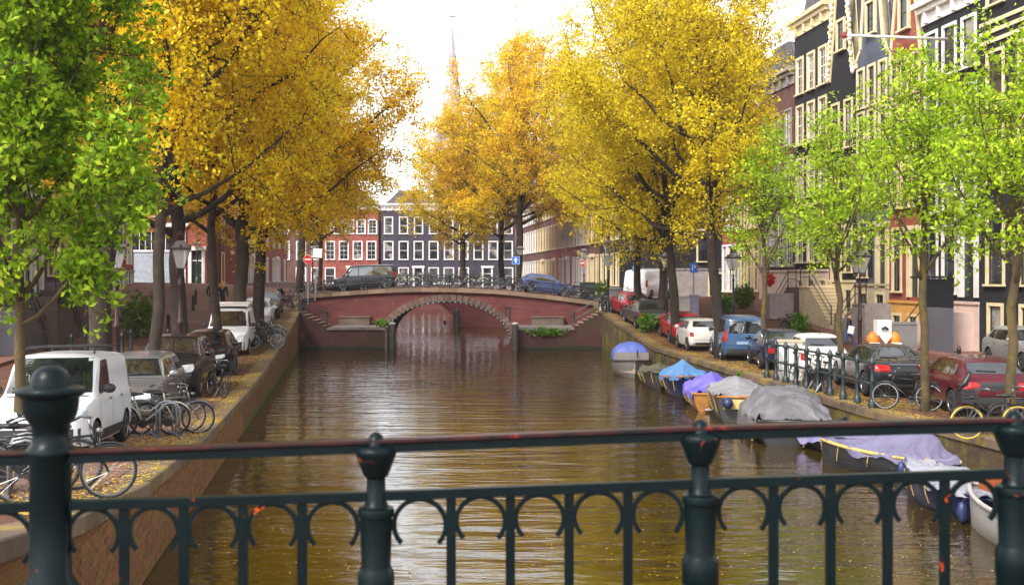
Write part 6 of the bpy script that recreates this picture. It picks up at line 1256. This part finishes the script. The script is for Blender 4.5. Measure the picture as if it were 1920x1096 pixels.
for x in (705, 1313, 1902):
    a = ntop(x); q = lambda y: a-(y-822)/NP        # heights measured from the rail at this post
    pr = [(.11, deck), (.11, q(1290)), (.085, q(1270)), (.085, q(1120)), (.09, q(1115)), (.09, q(1075)), (.078, q(1065)), (.072, q(1058)), (.080, q(968)), (.088, q(966)), (.090, q(958)), (.086, q(951)), (.062, q(948)), (.058, q(943)), (.048, q(938)), (.046, q(895)), (.056, q(892)), (.062, q(888)), (.078, q(872)), (.098, q(852)), (.102, q(843)), (.095, q(838)), (.05, q(834)), (.042, q(824)), (.03, q(815)), (.012, q(810)), (0, q(809))]
    npost(x, pr)
q = lambda y: nz(y)
npost(95, [(.13, deck), (.13, 3.0), (.098, 3.05), (.096, q(860)), (.110, q(852)), (.112, q(840)), (.092, q(832)), (.082, q(815)), (.088, q(797)), (.118, q(780)), (.128, q(765)), (.132, q(745)), (.158, q(738)), (.160, q(729)), (.150, q(725)), (.098, q(722)), (.092, q(710)), (.075, q(696)), (.045, q(687)), (0, q(684))], 26)
gaps = [(-200, 60), (140, 672), (742, 1278), (1346, 1868), (1936, 2400)]; pk = [233, 345, 456, 567, 846, 957, 1067, 1177, 1450, 1557, 1664, 1771, -60, 2010]
for x in pk:
    mb = MB(); mb.bb(nx(x)-.023, nx(x)+.023, ND-.012, ND+.012, deck+.1, nmid(x)-.046); np_('baluster', mb)
mb = bar(XS, lambda x: deck+.13+(nmid(x)-nmid(705)), .045, .04); np_('bottom_rail', mb)
edges = sorted(pk+[95, 705, 1313, 1902])
for a, b_ in zip(edges, edges[1:]):
    if b_-a > 180: continue
    hw = lambda x: 34 if x in (95, 705, 1313, 1902) else 10
    x0, x1 = a+hw(a), b_-hw(b_); c = (x0+x1)/2; r_ = (x1-x0)/2/NP; zc = nmid(c)-.046-r_*1.0
    for s_ in (-1, 1):
        mb = MB(); P = []
        for t_ in np.linspace(.0, 2.35, 16):
            an = PI/2-s_*t_; P.append((nx(c)+r_*math.cos(an), zc+r_*math.sin(an)))
        S2 = []
        for i, (u, v) in enumerate(P):
            du, dv = (u-nx(c))/r_, (v-zc)/r_; e = .011; S2.append([(u-du*e, ND-.01, v-dv*e), (u+du*e, ND-.01, v+dv*e), (u+du*e, ND+.01, v+dv*e), (u-du*e, ND+.01, v-dv*e), (u-du*e, ND-.01, v-dv*e)])
        mb.grid(np.array(S2)); np_('scroll', mb)
mb = MB(); mb.bb(-14, 14, -5, ND+.25, deck-.5, deck-.14); tag(mb.build('bridge_deck', m_walk), 'deck of the bridge the camera stands on', kind='structure')
n_ = 22
for i in range(n_): mb = MB(); x0 = -11+i; mb.bb(x0+.006, x0+.994, ND-.3, ND+.3, deck-.139, deck+.0); np_('kerb_stone', mb, m_stone)

# ------------------------------------------------------------------ plants, blossom
m_weed = leaf_mat('weed_leaf', [(0, (.05, .16, .01)), (.6, (.14, .32, .02)), (1, (.3, .42, .04))], (.10, .22, .015), 2)
m_ivy = leaf_mat('shrub_leaf', [(0, (.05, .11, .01)), (.6, (.12, .2, .02)), (1, (.25, .28, .04))], (.08, .13, .015), 2)
def shrub(name, label, X, Y, Z, rx, ry, rz, n, leaf=.05, m=None, cat='plant', stems=7):
    rng = np.random.default_rng(abs(hash(label)) % 1000 if False else sum(map(ord, label))); r = empty(name, (X, Y, Z), 0, label, cat)
    C = rng.normal(0, .42, (n, 3)); C = C[np.linalg.norm(C, axis=1) < 1.1]*[rx, ry, rz]+[0, 0, rz*.9]; C[:, 2] = np.abs(C[:, 2])
    tag(link('foliage', leaves_mesh('foliage', C, rng, 6, .05, leaf, m or m_weed, 1.8, .1), r), kind='stuff')
    mb = MB()
    for k in range(stems): e = C[rng.integers(len(C))]; mb.tube([(0, 0, -.05), tuple(e*.5+[0, 0, .05]), tuple(e)], [.012, .008, .004], 4)
    tag(mb.build('stems', m_bark2, r), kind='stuff'); return r
X, Y, Z = at(25, 1075, 12.2); shrub('weed_tuft', 'bright green weed tuft growing from the quay wall in the corner', X, Y, Z-.1, .32, .25, .2, 90, .05)
X = px(1212, 57.6); shrub('weed_tuft', 'green weed tuft at the foot of the elm by the grey saloon', X, 57.6, gz(X, 57.6), .6, .4, .55, 160, .09)
shrub('weed_tuft', 'green weeds on the landing corner by the arch', -8.15, 67, 1.38, .5, .3, .28, 90, .08)
shrub('ivy', 'trailing weeds hanging on the front of the right landing', 2.2, 66.62, .85, 1.5, .08, .32, 120, .07)
X = px(1415, 31.5); shrub('weed_tuft', 'small green weed on the mossy quay wall above the grey tarpaulin', RE(31.5)-.02, 31.5, .85, .2, .1, .18, 50, .05)
shrub('weed_tuft', 'green fern in the quay wall behind the violet tarpaulin', RE(38)-.02, 38, .75, .3, .12, .2, 60, .06)
for x, d, s_, lb, m in [(258, 50, 1.5, 'dark shrub behind the maroon lamp and bollards', m_ivy), (126, 46.2, .5, 'small potted shrub on the railing by the brown stoop', m_ivy), (1395, 68, 1.1, 'low green hedge before the orange brick house', m_ivy), (1360, 66, .8, 'low green hedge beside the dark lamp behind the blue van', m_weed), (1498, 56, .8, 'climbing plant beside the pinkish low wall', m_weed), (1128, 78, 1.0, 'potted conifer past the grey bin', m_ivy), (1442, 66.5, .5, 'pot of red geraniums before the leaded bay', mat('geranium', (.7, .02, .02), .6))]:
    X = px(x, d); shrub('shrub', lb, X, d, gz(X, d)+(1.6 if 'geran' in lb else 1.9 if 'potted shrub' in lb else 0), .7*s_, .6*s_, .75*s_, int(320*s_), .10, m, 'shrub')
# fallen elm blossom: uncountable, lies along both quays
def litter(name, label, pts, m, size):
    rng = np.random.default_rng(5); P = np.array(pts); n = len(P); a = rng.uniform(0, 2*PI, n); s = size*rng.uniform(.5, 1.3, n)
    dx, dy = np.cos(a)*s, np.sin(a)*s; V = np.stack([P+np.stack([dx, dy, 0*a], 1), P+np.stack([-dy*.7, dx*.7, .006+0*a], 1), P+np.stack([-dx, -dy, 0*a], 1), P+np.stack([dy*.7, -dx*.7, .004+0*a], 1)], 1).reshape(-1, 3)
    me = bpy.data.meshes.new(name); me.from_pydata(V.tolist(), [], [(4*i, 4*i+1, 4*i+2, 4*i+3) for i in range(n)]); me.materials.append(m); tag(link(name, me), label, kind='stuff')
pts = []
for i in range(26000):
    d = 12+56*RNG.random()**.9; s_ = abs(RNG.normal(0, 1.5)) if RNG.random() < .8 else RNG.random()*8
    k = math.sin(d*1.3)+math.sin(d*.53+2)+math.sin(s_*2.1+d*.9)
    if k < -.3 and RNG.random() < .75: continue
    x = LE(d)-.02-s_; pts.append((x, d, gl(x, d)+(.04 if s_ < .55 else .03 if d < 31 and s_ < 3.2 else .012)))
m_pet = leaf_mat('fallen_blossom', [(0, (.55, .30, .02)), (.5, (.72, .50, .04)), (.8, (.6, .45, .1)), (1, (.75, .66, .45))], (.6, .36, .02), .5, .1)
litter('fallen_blossom', 'yellow fallen blossom strewn over the left quay', pts, m_pet, .03)
pts = []
for i in range(20000):
    d = 20+46*RNG.random(); s_ = abs(RNG.normal(0, 1.6)) if RNG.random() < .85 else RNG.random()*7
    if math.sin(d*1.1)+math.sin(d*.47+1)+math.sin(s_*2.4+d*.8) < -.2 and RNG.random() < .75: continue
    x = RE(d)+.02+s_; pts.append((x, d, gr(x, d)+(.04 if s_ < .55 else .012)))
litter('fallen_blossom', 'yellow fallen blossom strewn over the right quay', pts, m_pet, .032)
pts = [(x, d, .006) for d, x in ((16+45*RNG.random()**1.4, 0) for _ in range(2600)) for x in [LE(d)+.3+RNG.random()*(RE(d)-LE(d)-2.5)]]
litter('floating_blossom', 'pale specks of blossom floating on the canal', pts, m_pet, .018)

# ------------------------------------------------------------------ damp air over the canal
mh = bpy.data.materials.new('haze'); mh.use_nodes = True; t = mh.node_tree; t.nodes.clear()
pv = t.nodes.new('ShaderNodeVolumePrincipled'); pv.inputs['Color'].default_value = (.93, .92, 1, 1); pv.inputs['Density'].default_value = .0003; pv.inputs['Anisotropy'].default_value = .2
ot = t.nodes.new('ShaderNodeOutputMaterial'); t.links.new(pv.outputs[0], ot.inputs['Volume'])
mb = MB(); mb.bb(-950, 950, -250, 1650, -3.4, 95); hz = mb.build('haze', mh); tag(hz, 'thin pale haze hanging over the canal', kind='stuff')
